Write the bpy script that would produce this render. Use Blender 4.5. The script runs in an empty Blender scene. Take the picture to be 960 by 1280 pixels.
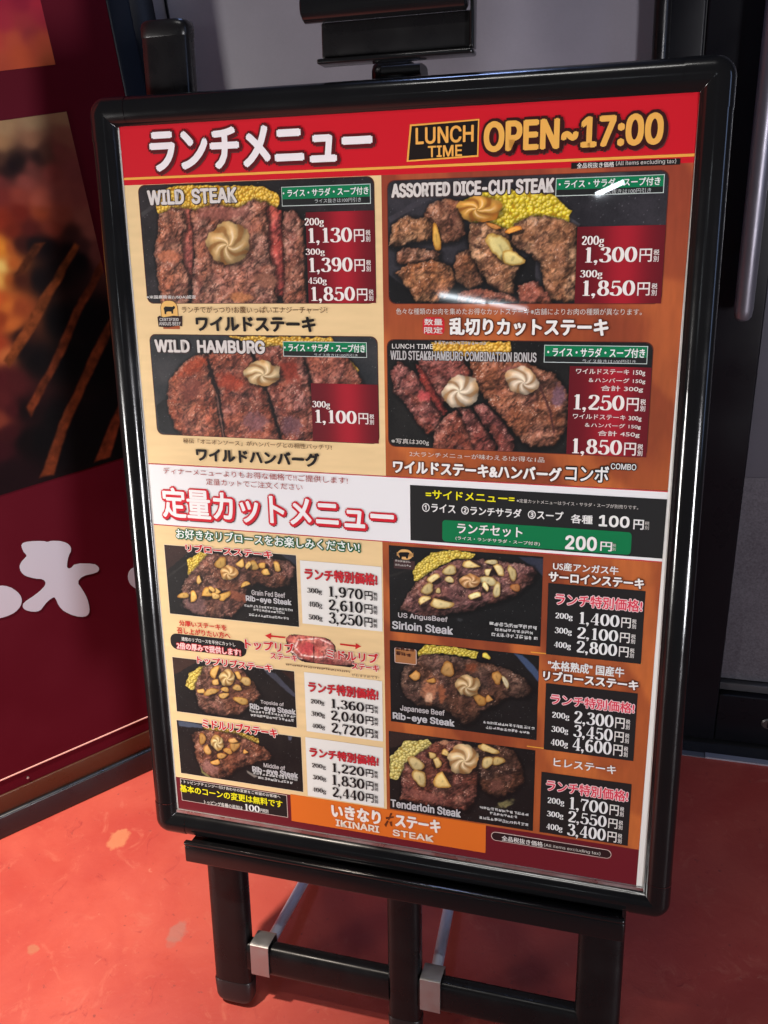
import bpy, math
import numpy as np
from mathutils import Matrix, Vector

# ------------------------------------------------------------------ camera, world, light
sc = bpy.context.scene
COL = sc.collection
cam_d = bpy.data.cameras.new('camera'); cam = bpy.data.objects.new('camera', cam_d); COL.objects.link(cam)
RIGHT = Vector((0.95891688, 0.27064184, -0.08503768))
DOWN = Vector((0.06246718, -0.49384243, -0.86730473))
FWD = Vector((-0.27672417, 0.82636109, -0.49046008))
CAM = Vector((0.27778, -0.73207, 1.23895))
m = Matrix((RIGHT, -DOWN, -FWD)).transposed().to_4x4(); m.translation = CAM
cam.matrix_world = m
cam_d.sensor_fit = 'VERTICAL'; cam_d.sensor_height = 24; cam_d.lens = 1155 / 1280 * 24
cam_d.clip_start = .02; cam_d.clip_end = 200
sc.camera = cam
sc.view_settings.view_transform = 'Standard'; sc.view_settings.look = 'None'
sc.view_settings.gamma = 1; sc.view_settings.exposure = 0
world = bpy.data.worlds.new('World'); sc.world = world; world.use_nodes = True
bg = world.node_tree.nodes['Background']; bg.inputs['Color'].default_value = (.62, .60, .66, 1); bg.inputs['Strength'].default_value = .055

def aim(o, p, t):
    o.location = p; o.rotation_euler = (Vector(t) - Vector(p)).to_track_quat('-Z', 'Y').to_euler()
def area(name, p, t, sx, sy, power, col, spread=math.pi):
    d = bpy.data.lights.new(name, 'AREA'); d.shape = 'RECTANGLE'; d.size = sx; d.size_y = sy; d.energy = power; d.color = col; d.spread = spread
    o = bpy.data.objects.new(name, d); COL.objects.link(o); aim(o, p, t); return o
kd = bpy.data.lights.new('ceiling_spotlight', 'SPOT'); kd.energy = 550; kd.color = (1, .87, .74); kd.spot_size = math.radians(42); kd.spot_blend = 1; kd.shadow_soft_size = .05
ko = bpy.data.objects.new('ceiling_spotlight', kd); COL.objects.link(ko); aim(ko, (-.84, -.50, 2.7), (-.86, -.02, 0))
area('left_fill', (-2.5, -2.1, .50), (.1, 0, 1.0), .36, .8, 9, (1, .96, .93), math.radians(58))  # added unseen fill for the board, set low so the floor stays dim
area('right_fill', (2.3, -2.6, .44), (.05, 0, 1.0), .36, .8, 9.5, (.97, .955, 1), math.radians(58))  # unseen fill added from the right, outside the poster's mirror angle
area('blue_side_fill', (2.1, -.5, 1.3), (.3, .3, .9), .30, 1.5, 1.6, (.42, .58, 1), math.radians(100))  # added blue panel: streaks on the right rail, cool tint on the floor
area('overhead_tube', (-.1, -.85, 2.9), (-.1, 0, 1), .8, .03, 8, (1, .97, .93))
area('blue_back_fill', (-.15, .43, 2.4), (-.25, .56, .9), .3, .1, 4.5, (.38, .52, 1), math.radians(165))  # unseen blue lamp added behind the board to tint door glass and braces
# long fluorescent tubes far behind the camera; the laminated poster mirrors them
def tube(name, a, b, th, power):
    a, b = Vector(a), Vector(b); c = (a + b) / 2; d = bpy.data.lights.new(name, 'AREA'); d.shape = 'RECTANGLE'
    d.size = (b - a).length; d.size_y = th; d.energy = power; d.color = (.86, .94, 1)
    o = bpy.data.objects.new(name, d); COL.objects.link(o)
    z = (c - Vector((.1, .2, 1.0))).normalized(); x = (b - a).normalized(); y = z.cross(x).normalized(); x = y.cross(z)
    mm = Matrix((x, y, z)).transposed().to_4x4(); mm.translation = c; o.matrix_world = mm
tube('ceiling_tube', [-1.817, -7.85, 2.6], [-1.492, -8.182, 2.6], 0.035, 2.2)
tube('ceiling_tube', [-1.394, -8.252, 2.6], [-1.129, -8.547, 2.6], 0.03, 1.2)
tube('ceiling_tube', [-0.136, -4.777, 2.6], [-0.027, -4.635, 2.6], 0.03, 0.7)


# ------------------------------------------------------------------ helpers
def s2l(c):
    c = np.asarray(c, float) / 255.; return np.where(c <= .04045, c / 12.92, ((c + .055) / 1.055) ** 2.4)
K = .84
_m = {}
def principled(name, col, rough=.5, metal=0, coat=0, coat_rough=.05, spec=.5, bump=0, bump_scale=200, var=0, var_scale=20, emit=None):
    if name in _m: return _m[name]
    mt = bpy.data.materials.new(name); mt.use_nodes = True; nt = mt.node_tree; p = nt.nodes['Principled BSDF']
    p.inputs['Base Color'].default_value = (*col, 1); p.inputs['Roughness'].default_value = rough; p.inputs['Metallic'].default_value = metal
    p.inputs['Coat Weight'].default_value = coat; p.inputs['Coat Roughness'].default_value = coat_rough; p.inputs['Specular IOR Level'].default_value = spec
    tc = nt.nodes.new('ShaderNodeTexCoord')
    if var:
        n = nt.nodes.new('ShaderNodeTexNoise'); n.inputs['Scale'].default_value = var_scale; n.inputs['Detail'].default_value = 6; nt.links.new(tc.outputs['Object'], n.inputs['Vector'])
        r = nt.nodes.new('ShaderNodeMapRange'); r.inputs['From Min'].default_value = .3; r.inputs['From Max'].default_value = .7
        r.inputs['To Min'].default_value = max(rough - var, .02); r.inputs['To Max'].default_value = rough + var
        nt.links.new(n.outputs['Fac'], r.inputs['Value']); nt.links.new(r.outputs['Result'], p.inputs['Roughness'])
    if bump:
        n = nt.nodes.new('ShaderNodeTexNoise'); n.inputs['Scale'].default_value = bump_scale; n.inputs['Detail'].default_value = 4; nt.links.new(tc.outputs['Object'], n.inputs['Vector'])
        bb = nt.nodes.new('ShaderNodeBump'); bb.inputs['Strength'].default_value = bump; bb.inputs['Distance'].default_value = .001
        nt.links.new(n.outputs['Fac'], bb.inputs['Height']); nt.links.new(bb.outputs['Normal'], p.inputs['Normal'])
    _m[name] = mt; return mt
def ink(rgb, scale=K):
    c = s2l(rgb) * scale
    return principled('print_%d_%d_%d' % tuple(rgb), c, .5, coat=.9, coat_rough=.004, spec=.2)
def vcol_mat(name, coat=.9, rough=.5, coat_rough=.035):
    if name in _m: return _m[name]
    mt = principled(name, (1, 1, 1), rough, coat=coat, coat_rough=coat_rough, spec=.2); nt = mt.node_tree
    a = nt.nodes.new('ShaderNodeAttribute'); a.attribute_name = 'Col'; nt.links.new(a.outputs['Color'], nt.nodes['Principled BSDF'].inputs['Base Color'])
    return mt
def link(name, me, parent=None, kind=None, label=None, cat=None, group=None):
    o = bpy.data.objects.new(name, me); COL.objects.link(o)
    if parent: o.parent = parent
    if kind: o['kind'] = kind
    if label: o['label'] = label
    if cat: o['category'] = cat
    if group: o['group'] = group
    return o
def mesh(name, V, F, mat, parent=None, smooth=False, **kw):
    me = bpy.data.meshes.new(name); me.from_pydata([tuple(v) for v in V], [], [tuple(f) for f in F]); me.validate(); me.update()
    if isinstance(mat, list):
        for q in mat: me.materials.append(q)
    else: me.materials.append(mat)
    if smooth:
        me.shade_smooth()
        try: me.set_sharp_from_angle(angle=math.radians(38))
        except Exception: pass
    return link(name, me, parent, **kw)
def thing(name, label, cat, loc=(0, 0, 0), rot=(0, 0, 0), group=None):
    o = link(name, None, label=label, cat=cat, group=group); o.location = loc; o.rotation_euler = rot; return o
def boxvf(x0, x1, y0, y1, z0, z1, b=0):
    if b <= 0:
        V = [(x, y, z) for x in (x0, x1) for y in (y0, y1) for z in (z0, z1)]
        return V, [(0, 1, 3, 2), (4, 6, 7, 5), (0, 4, 5, 1), (2, 3, 7, 6), (0, 2, 6, 4), (1, 5, 7, 3)]
    # bevelled box from a rounded ring set
    import bmesh
    bm = bmesh.new(); V, F = boxvf(x0, x1, y0, y1, z0, z1)
    vs = [bm.verts.new(v) for v in V]
    for f in F: bm.faces.new([vs[i] for i in f])
    bmesh.ops.recalc_face_normals(bm, faces=bm.faces)
    bmesh.ops.bevel(bm, geom=list(bm.edges), offset=b, segments=3, profile=.5, affect='EDGES')
    bm.verts.index_update()
    R = [tuple(v.co) for v in bm.verts], [tuple(v.index for v in f.verts) for f in bm.faces]; bm.free(); return R
def loft(rings, close=True, cap=True):
    n = len(rings[0]); V = [p for r in rings for p in r]; F = []
    for k in range(len(rings) - 1):
        for i in range(n if close else n - 1):
            j = (i + 1) % n; F.append((k * n + i, k * n + j, (k + 1) * n + j, (k + 1) * n + i))
    if cap: F.append(tuple(range(n))[::-1]); F.append(tuple((len(rings) - 1) * n + i for i in range(n)))
    return V, F
def tubevf(p, q, r, seg=20):
    p, q = Vector(p), Vector(q); d = (q - p).normalized(); a = d.orthogonal().normalized(); b = d.cross(a)
    R = []
    for c, rr in ((p, r * .8), (p + d * r * .2, r), (q - d * r * .2, r), (q, r * .8)):
        R.append([c + (a * math.cos(t) + b * math.sin(t)) * rr for t in [2 * math.pi * i / seg for i in range(seg)]])
    return loft(R)

LEAN = 0.248505; FZ = .2923
UP = Vector((0, math.sin(LEAN), math.cos(LEAN))); NRM = Vector((0, -math.cos(LEAN), math.sin(LEAN))); B0 = Vector((0, 0, FZ))
def BW(u, v, n): return B0 + Vector((u, 0, 0)) + UP * v + NRM * n
BROT = (math.pi / 2 - LEAN, 0, 0)

# ------------------------------------------------------------------ numpy noise and painting
rng = np.random.RandomState(7)
TAB = rng.rand(256, 256)
def vnoise(x, y, s=0):
    x = x + 37.3 * s; y = y + 91.7 * s
    xi = np.floor(x).astype(int); yi = np.floor(y).astype(int); fx = x - xi; fy = y - yi
    fx = fx * fx * (3 - 2 * fx); fy = fy * fy * (3 - 2 * fy)
    g = lambda a, b: TAB[(a) % 256, (b) % 256]
    return (g(xi, yi) * (1 - fx) + g(xi + 1, yi) * fx) * (1 - fy) + (g(xi, yi + 1) * (1 - fx) + g(xi + 1, yi + 1) * fx) * fy
def fbm(x, y, f, o=4, s=0):
    r = 0; a = .5; t = 0
    for k in range(o): r = r + a * vnoise(x * f, y * f, s + k * 3.1); t += a; a *= .55; f *= 2.03
    return r / t
def worley(x, y, c, s=0):
    X = x / c; Y = y / c; xi = np.floor(X).astype(int); yi = np.floor(Y).astype(int)
    d1 = np.full(x.shape, 9.); idv = np.zeros(x.shape); dx1 = np.zeros(x.shape); dy1 = np.zeros(x.shape); d2 = np.full(x.shape, 9.)
    for a in (-1, 0, 1):
        for b in (-1, 0, 1):
            cx = xi + a; cy = yi + b
            px = cx + TAB[(cx + 11 + s) % 256, cy % 256]; py = cy + TAB[(cx + 77 + s) % 256, (cy + 5) % 256]
            ddx = X - px; ddy = Y - py; d = np.hypot(ddx, ddy); up = d < d1
            d2 = np.where(up, d1, np.minimum(d2, d)); idv = np.where(up, TAB[cx % 256, (cy + 33) % 256], idv)
            dx1 = np.where(up, ddx, dx1); dy1 = np.where(up, ddy, dy1); d1 = np.where(up, d, d1)
    return d1, d2, idv, dx1, dy1
def sdf(P, x, y):
    P = np.array(P); d = np.full(x.shape, 1e9); ins = np.zeros(x.shape, bool); n = len(P)
    for i in range(n):
        ax, ay = P[i]; bx, by = P[(i + 1) % n]; ex, ey = bx - ax, by - ay
        t = np.clip(((x - ax) * ex + (y - ay) * ey) / (ex * ex + ey * ey + 1e-9), 0, 1)
        d = np.minimum(d, np.hypot(x - ax - t * ex, y - ay - t * ey))
        if abs(ey) > 1e-9:
            c = ((ay > y) != (by > y)) & (x < ex * (y - ay) / ey + ax); ins ^= c
    return np.where(ins, d, -d)
def seg_d(P, x, y):
    d = np.full(x.shape, 1e9)
    for (ax, ay), (bx, by) in zip(P[:-1], P[1:]):
        ex, ey = bx - ax, by - ay; t = np.clip(((x - ax) * ex + (y - ay) * ey) / (ex * ex + ey * ey + 1e-9), 0, 1)
        d = np.minimum(d, np.hypot(x - ax - t * ex, y - ay - t * ey))
    return d
def sm(a, b, x): t = np.clip((x - a) / (b - a), 0, 1); return t * t * (3 - 2 * t)
def mixc(C, col, m): return C * (1 - m[..., None]) + np.asarray(col, float) * m[..., None]
def relief(h, st):
    gy, gx = np.gradient(h, st); n = np.sqrt(1 + gx * gx + gy * gy); return (gx * .45 - gy * .5 + .74) / n, n
def paint(x, y, st, feats, seed=0):
    C = np.zeros(x.shape + (3,)) + 30.
    for q, f in enumerate(feats):
        k = f[0]; s = seed + q * 1.7
        if k == 'fill':
            d = sdf(f[1], x, y) + (fbm(x, y, .15, 3, s) - .5) * 2
            nn = np.clip(fbm(x, y, .035, 4, s + 5) * 1.8 - .5, 0, 1)
            C = mixc(C, (np.asarray(f[2], float) * (1 - nn[..., None]) + np.asarray(f[3], float) * nn[..., None]) * .78, sm(-.8, .8, d) * .95)
            # tiny fat spatters on the iron
            sp = worley(x, y, 3.3, int(s * 7) % 50)
            C = mixc(C, (170, 170, 172), (sp[0] < .12) * (sp[2] > .92) * sm(0, 2, d) * .4)
        elif k == 'meat':
            c1, c2, c3, rough = [np.asarray(t, float) for t in f[2:6]]; rough = float(rough)
            d = sdf(f[1], x, y) + (fbm(x, y, .22, 3, s) - .5) * 5.0
            sh = sm(-5, 0, sdf(f[1], x - .8, y + 1.2)); C = C * (1 - .55 * sh[..., None])
            mk = sm(-.5, .6, d)
            wx = x + 3 * (fbm(x, y, .12, 3, s + 9) - .5); wy = y + 3 * (fbm(x, y, .12, 3, s + 19) - .5)
            # fibres run in a slightly wavy direction; folds and seared lumps on top
            an = .5 + (s % 3) * .5 + 1.2 * (fbm(x, y, .02, 2, s + 40) - .5); fx = wx * math.cos(.6) + wy * math.sin(.6); fy = -wx * math.sin(.6) + wy * math.cos(.6)
            wf = 5 * (fbm(x, y, .06, 2, s + 41) - .5); fib = fbm(fx * .35 + wf, fy * 1.5 + wf * 2, .32, 3, s + 42)
            lo = fbm(wx, wy, .065, 2, s + 1); mid = fbm(wx, wy, .17, 2, s + 2); fine = fbm(wx, wy, .6, 2, s + 14)
            crack = np.abs(fbm(wx, wy, .10, 3, s + 22) - .5)
            h = np.sqrt(np.clip(d, 0, 9) / 9) * 4.2 + lo * 8 * rough + mid * 2.6 * rough + (fib - .5) * .8 * rough + fine * .16 + np.clip(crack * 9, 0, 1) * .35 * rough
            L, nn = relief(h, st)
            a = np.clip((fbm(wx, wy, .12, 3, s + 3) - .34) * 2.8, 0, 1); b = np.clip((fbm(wx, wy, .15, 4, s + 4) - .5) * 4.5, 0, 1)
            a2 = np.clip((fbm(wx, wy, .045, 2, s + 6) - .42) * 4, 0, 1); pk = np.clip((fbm(wx, wy, .07, 3, s + 31) - .5) * 5, 0, 1)
            col = c1 * (1 - a[..., None]) + c2 * a[..., None]; col = mixc(col, c3, b * .62); col = mixc(col, c1 * 1.02 + np.array([46, 10, -10]), a2 * .40)
            col = mixc(col, c2 * .96 + np.array([8, -6, 4]), pk * .35)
            sear = fbm(wx, wy, .42, 3, s + 61); col = col * (np.clip(.30 + 1.02 * L, .2, 1.5) * (.80 + .42 * sear))[..., None]
            wq = worley(wx, wy, 2.3, int(s * 5) % 90); wet = np.clip((fbm(x, y, .10, 2, s + 55) - .40) * 5, 0, 1)
            glint = sm(.34, .12, wq[0]) * (wq[2] > .5) * np.clip((L - .66) * 5, 0, 1) * wet
            sheen = np.clip((L - .90) * 6, 0, 1) * np.clip((fib - .40) * 5, 0, 1)
            col = mixc(col, (238, 214, 204), np.clip(sheen * .62 + glint * 1.0, 0, .9) * min(rough + .1, 1))
            col = mixc(col, c3 * .5, np.clip(1 - crack * 22, 0, 1) * .35 * rough)
            pit = sm(.60, .80, fbm(wx + 9, wy, .24, 4, s + 71)); col = mixc(col, c3 * .5, pit * .55)
            g_ = col.mean(-1)[..., None]; col = (col * .74 + g_ * np.array([1.14, .97, .86]) * .26) * np.array([.93, .90, .86])
            col = col * (1 - .30 * (1 - sm(0, 4, d)))[..., None]
            C = mixc(C, col, mk)
        elif k == 'corn':
            d = sdf(f[1], x, y) + (fbm(x, y, .2, 2, s) - .5) * 3; base = np.asarray(f[3], float)
            cell = f[2] * .42
            C = C * (1 - .4 * sm(-3, 0, d))[..., None]
            for lay in (0, 1):
                ox2 = 2.4 * (fbm(x, y, .12, 2, s + 3) - .5); d1, d2, idv, dx, dy = worley(x + lay * 31 + ox2, y * (1 + .1 * lay) + ox2, cell, 3 + lay * 9)
                mk = sm(.62, .5, d1) * sm(-.4, .8, d)
                shd = np.clip(1.04 - .34 * d1 - .35 * dx + .32 * dy, .6, 1.22)
                col = base * (.82 + .25 * idv[..., None]) * shd[..., None]; col = mixc(col, (255, 248, 200), np.clip(.38 - np.hypot(dx + .15, dy - .18), 0, 1) * 1.9)
                if lay == 0: C = mixc(C, base * .74 * np.array([1, .88, .6]), sm(-.4, .8, d))
                C = mixc(C, col, mk)
        elif k in ('chip', 'butter', 'blob'):
            (cx, cy), M = f[1], f[2]; dx = x - cx; dy = y - cy; X = M[0] * dx + M[1] * dy; Y = M[2] * dx + M[3] * dy
            r = np.hypot(X, Y)
            if k == 'blob':
                w = (fbm(x, y, .25, 3, s) - .5) * .9; C = mixc(C, np.asarray(f[3], float) * (.75 + .5 * fbm(x, y, .5, 3, s + 1))[..., None], sm(1.15, .55, r + w) * .72); continue
            sx = dx - .9; sy = dy + 1.1; rs = np.hypot(M[0] * sx + M[1] * sy, M[2] * sx + M[3] * sy)
            C = C * (1 - .55 * sm(1.25, .85, rs))[..., None]
            base = np.asarray(f[3], float)
            if k == 'chip':
                th = np.arctan2(Y, X); ph = (cx * 3.7 + cy * 1.3) % 6.28
                hs = (abs(cx) * 12.9898 + cy * 78.233) % 1; base = base * (.88 + .26 * hs) + np.array([4, 14, 26]) * ((hs * 7) % 1)
                r = r * (1 + .14 * np.sin(2 * th + ph) + .10 * np.sin(3 * th + ph * 2)) + (fbm(x, y, .3, 2, s) - .5) * .22
                if hs > .45: r = np.maximum(r, (X * math.cos(ph) + Y * math.sin(ph)) * 1.5 + .42)
                mk = sm(1.03, .93, r); rim = sm(.62, 1, r)
                L = .98 + .10 * (-X) * .5 - .10 * Y - .05 * rim
                col = base * (1 - rim[..., None]) + base * np.array([.80, .66, .45]) * rim[..., None]
                col = col * (L + .12 * (fbm(x, y, .35, 3, s + 2) - .5))[..., None]
                col = mixc(col, base * .72, sm(.16, .06, np.abs(X + .15 * Y)) * sm(.45, .2, r) * .5)
                C = mixc(C, col, mk)
            else:
                ox_, oy_ = X - .12 * math.sin(s * 9), Y + .14 * math.cos(s * 5); th = np.arctan2(oy_, ox_); n = 5
                ph = n * th + 9.5 * np.sqrt(np.hypot(ox_, oy_) + .01) + 2.2 * (fbm(x, y, .10, 2, s) - .5)
                edge = 1 + .035 * np.sin(ph) + (fbm(x, y, .13, 3, s) - .5) * .34
                mk = sm(edge * 1.02, edge * .94, r); rd = .5 + .5 * np.sin(ph)
                L = .66 + .36 * rd ** .7 - .16 * (-X) * -.5 - .20 * Y * -1 * -.8 + .10 * sm(.5, 0, r) - .22 * sm(.65, 1, r)
                L = L + .16 * (fbm(x, y, .2, 3, s + 2) - .5); col = base * np.clip(L, .35, 1.12)[..., None]; col = mixc(col, base * np.array([.66, .50, .34]), sm(.30, .05, rd) * sm(.1, .5, r) * .6); melt = np.clip((fbm(x, y, .09, 2, s + 17) - .48) * 4, 0, 1) * sm(.5, .95, r); col = mixc(col, base * np.array([.86, .70, .50]), melt * .7)
                col = mixc(col, (255, 248, 232), np.clip(rd - .86, 0, 1) * 3.5 * sm(.9, .4, r))
                C = mixc(C, col, mk)
        elif k == 'slit':
            d = seg_d(f[1], x, y) + (fbm(x, y, .3, 3, s) - .5) * 2.2; w = f[2] * .11
            col = np.asarray(f[3], float) * (.78 + .5 * fbm(x, y, .5, 3, s + 3))[..., None]
            lum = (C.mean(-1) / 110)[..., None]; col = col * np.clip(.55 + .45 * lum, .5, 1.3); C = mixc(C, col, sm(w + .9, w - .6 if w > .6 else 0, d) * .88)
    g = (fbm(x, y, .9, 2, seed + 50) - .5) * 12
    return np.clip(C + g[..., None], 4, 252)
def grid_mesh(name, x0, y0, x1, y1, st, fn, z, mat, parent, keep=None, scale=K, warp=None, **kw):
    """flat print in mm, coloured per vertex"""
    nx = max(2, int((x1 - x0) / st) + 1); ny = max(2, int((y1 - y0) / st) + 1)
    x, y = np.meshgrid(np.linspace(x0, x1, nx), np.linspace(y0, y1, ny))
    if warp: x = x0 + (x - x0) * (warp(y) - x0) / (x1 - x0)
    C = fn(x, y); lin = s2l(C) * scale
    V = np.stack([x / 1000, y / 1000, np.full(x.shape, z / 1000)], -1).reshape(-1, 3)
    i = np.arange(nx * ny).reshape(ny, nx); Q = np.stack([i[:-1, :-1], i[:-1, 1:], i[1:, 1:], i[1:, :-1]], -1).reshape(-1, 4)
    if keep is not None:
        kp = keep(x, y); kc = (kp[:-1, :-1] & kp[:-1, 1:] & kp[1:, 1:] & kp[1:, :-1]).reshape(-1); Q = Q[kc]
        used = np.unique(Q); mp = np.full(nx * ny, -1); mp[used] = np.arange(len(used)); V = V[used]; lin = lin.reshape(-1, 3)[used]; Q = mp[Q]
    lin = lin.reshape(-1, 3)
    me = bpy.data.meshes.new(name); me.vertices.add(len(V)); me.vertices.foreach_set('co', V.astype('f').ravel())
    me.loops.add(len(Q) * 4); me.loops.foreach_set('vertex_index', Q.astype('i').ravel())
    me.polygons.add(len(Q)); me.polygons.foreach_set('loop_start', np.arange(0, len(Q) * 4, 4, dtype='i'))
    me.update(calc_edges=True)
    at = me.color_attributes.new('Col', 'FLOAT_COLOR', 'POINT'); at.data.foreach_set('color', np.concatenate([lin, np.ones((len(lin), 1))], 1).astype('f').ravel())
    me.materials.append(mat); return link(name, me, parent, **kw)

# ------------------------------------------------------------------ materials
PLASTIC = principled('black_gloss_plastic', (.006, .006, .0065), .14, coat=.0, spec=.45, bump=.05, bump_scale=60, var=.06, var_scale=14)
LEGM = principled('black_satin_tube', (.006, .0055, .006), .3, var=.08, var_scale=30, bump=.04, spec=.3)
CAPM = principled('black_cap_plastic', (.008, .008, .009), .4, bump=.08)
STEEL = principled('brushed_steel', (.40, .39, .38), .38, metal=.8, var=.1, var_scale=60)
ROD = principled('satin_aluminium_tube', (.86, .89, .96), .34, metal=.0, var=.06)
ALU = principled('aluminium_edge', (.80, .80, .79), .3, metal=1, var=.12, var_scale=25)
DOORM = principled('black_painted_door_frame', (.006, .006, .008), .34, spec=.18, var=.08, var_scale=12, bump=.03)
HANDLE = principled('stainless_pull_bar', (.20, .19, .22), .38, metal=.7, var=.06, var_scale=20)
PAPER = ink((236, 232, 226))
PHOTO = vcol_mat('laminated_photo_print')

# ------------------------------------------------------------------ setting: floor, sill, ceiling edge
def floor_mat():
    mt = bpy.data.materials.new('worn_red_floor_paint'); mt.use_nodes = True; nt = mt.node_tree; N = nt.nodes; Lk = nt.links; p = N['Principled BSDF']
    tc = N.new('ShaderNodeTexCoord')
    def noise(s, d=8, r=.6, dist=0):
        n = N.new('ShaderNodeTexNoise'); n.inputs['Scale'].default_value = s; n.inputs['Detail'].default_value = d; n.inputs['Roughness'].default_value = r; n.inputs['Distortion'].default_value = dist
        Lk.new(tc.outputs['Object'], n.inputs['Vector']); return n.outputs['Fac']
    def ramp(f, a, b):
        r = N.new('ShaderNodeMapRange'); r.inputs['From Min'].default_value = a; r.inputs['From Max'].default_value = b; r.interpolation_type = 'SMOOTHSTEP'; Lk.new(f, r.inputs['Value']); return r.outputs['Result']
    def mix(f, a, b):
        m_ = N.new('ShaderNodeMix'); m_.data_type = 'RGBA'
        Lk.new(f, m_.inputs['Factor'])
        for sk, v in ((m_.inputs['A'], a), (m_.inputs['B'], b)):
            if isinstance(v, tuple): sk.default_value = (*v, 1)
            else: Lk.new(v, sk)
        return m_.outputs['Result']
    c = mix(ramp(noise(5, 6, .6, .6), .35, .68), (.43, .052, .036), (.50, .080, .052))
    c = mix(ramp(noise(20, 10, .74, 1.2), .54, .70), c, (.51, .105, .068))
    c = mix(ramp(noise(38, 8, .7, 2.2), .63, .76), c, (.56, .17, .11))
    c = mix(ramp(noise(24, 8, .72, .9), .60, .74), c, (.32, .030, .026))
    c = mix(ramp(noise(90, 4, .6), .64, .74), c, (.27, .045, .036))
    def spot(x, y, rx, ry, col, c, amt=1.):
        # chipped patches where the screed shows through the paint
        mp = N.new('ShaderNodeMapping'); mp.vector_type = 'POINT'; mp.inputs['Location'].default_value = (-x / rx, -y / ry, 0); mp.inputs['Scale'].default_value = (1 / rx, 1 / ry, 0); Lk.new(tc.outputs['Object'], mp.inputs['Vector'])
        ln = N.new('ShaderNodeVectorMath'); ln.operation = 'LENGTH'; Lk.new(mp.outputs['Vector'], ln.inputs[0])
        ad = N.new('ShaderNodeMath'); ad.operation = 'MULTIPLY_ADD'; Lk.new(noise(60, 4, .6), ad.inputs[0]); ad.inputs[1].default_value = 1.6; Lk.new(ln.outputs['Value'], ad.inputs[2])
        r = N.new('ShaderNodeMapRange'); r.inputs['From Min'].default_value = 1.95; r.inputs['From Max'].default_value = 1.6; r.inputs['To Max'].default_value = amt; Lk.new(ad.outputs[0], r.inputs['Value'])
        return mix(r.outputs['Result'], c, col)
    c = spot(-0.5728, 0.1888, 0.017, 0.022, (0.62, 0.27, 0.12), c, 0.55)
    c = spot(-0.5943, -0.0339, 0.01, 0.008, (0.42, 0.2, 0.1), c, 0.5)
    c = spot(-0.3842, 0.0428, 0.014, 0.018, (0.34, 0.16, 0.13), c, 0.6)
    c = spot(-0.3844, 0.0244, 0.008, 0.01, (0.34, 0.14, 0.11), c, 0.3)

    Lk.new(c, p.inputs['Base Color'])
    rr = N.new('ShaderNodeMapRange'); Lk.new(noise(14, 6), rr.inputs['Value']); rr.inputs['To Min'].default_value = .34; rr.inputs['To Max'].default_value = .66; Lk.new(rr.outputs['Result'], p.inputs['Roughness'])
    b1 = N.new('ShaderNodeBump'); b1.inputs['Strength'].default_value = .3; b1.inputs['Distance'].default_value = .002; Lk.new(noise(30, 10, .65, .6), b1.inputs['Height']); Lk.new(b1.outputs['Normal'], p.inputs['Normal'])
    return mt
mesh('floor', [(-3, -3, 0), (3, -3, 0), (3, .569, 0), (-3, .569, 0)], [(0, 1, 2, 3)], floor_mat(), kind='structure')
STONE = principled('grey_stone_sill', (.035, .035, .036), .35, var=.1, bump=.2, bump_scale=80)
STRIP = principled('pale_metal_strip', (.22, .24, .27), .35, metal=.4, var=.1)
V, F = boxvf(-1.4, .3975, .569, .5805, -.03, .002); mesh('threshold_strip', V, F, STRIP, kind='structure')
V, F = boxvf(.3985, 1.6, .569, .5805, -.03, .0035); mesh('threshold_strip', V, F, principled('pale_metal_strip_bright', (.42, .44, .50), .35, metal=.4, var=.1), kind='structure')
V, F = boxvf(-1.4, 1.6, .5806, .80, -.03, .0015); mesh('stone_sill', V, F, STONE, kind='structure')

# ------------------------------------------------------------------ glass doors
def film_mat(name, a, b, speck):
    mt = bpy.data.materials.new(name); mt.use_nodes = True; nt = mt.node_tree; N = nt.nodes; Lk = nt.links; p = N['Principled BSDF']
    tc = N.new('ShaderNodeTexCoord'); n = N.new('ShaderNodeTexNoise'); n.inputs['Scale'].default_value = 260; n.inputs['Detail'].default_value = 6; n.inputs['Roughness'].default_value = .8; Lk.new(tc.outputs['Object'], n.inputs['Vector'])
    n2 = N.new('ShaderNodeTexNoise'); n2.inputs['Scale'].default_value = 5; n2.inputs['Detail'].default_value = 3; Lk.new(tc.outputs['Object'], n2.inputs['Vector'])
    ad = N.new('ShaderNodeMath'); ad.operation = 'MULTIPLY_ADD'; Lk.new(n.outputs['Fac'], ad.inputs[0]); ad.inputs[1].default_value = speck; Lk.new(n2.outputs['Fac'], ad.inputs[2])
    r = N.new('ShaderNodeMapRange'); r.inputs['From Min'].default_value = .3 + speck * .4; r.inputs['From Max'].default_value = .7 + speck * .6; Lk.new(ad.outputs[0], r.inputs['Value'])
    m_ = N.new('ShaderNodeMix'); m_.data_type = 'RGBA'; m_.inputs['A'].default_value = (*a, 1); m_.inputs['B'].default_value = (*b, 1); Lk.new(r.outputs['Result'], m_.inputs['Factor']); Lk.new(m_.outputs['Result'], p.inputs['Base Color'])
    p.inputs['Roughness'].default_value = .33; p.inputs['Coat Weight'].default_value = .3; p.inputs['Coat Roughness'].default_value = .12
    return mt
door = thing('glass_door', 'black framed frosted glass door leaf behind the top of the menu board', 'door', (-.08, .63, 0))
def dbox(name, o, x0, x1, y0, y1, z0, z1, mat, b=.003, **kw):
    V, F = boxvf(x0 - o.location.x, x1 - o.location.x, y0 - .63, y1 - .63, z0, z1, b); return mesh(name, V, F, mat, o, smooth=True, **kw)
FILM = film_mat('frosted_film', (.165, .155, .18), (.235, .22, .25), .25)
dbox('glass_pane', door, -.4545, .2425, .632, .640, .1335, 2.2795, FILM, 0)
dbox('stile', door, -.492, -.4555, .606, .66, .012, 2.32, DOORM)
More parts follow.
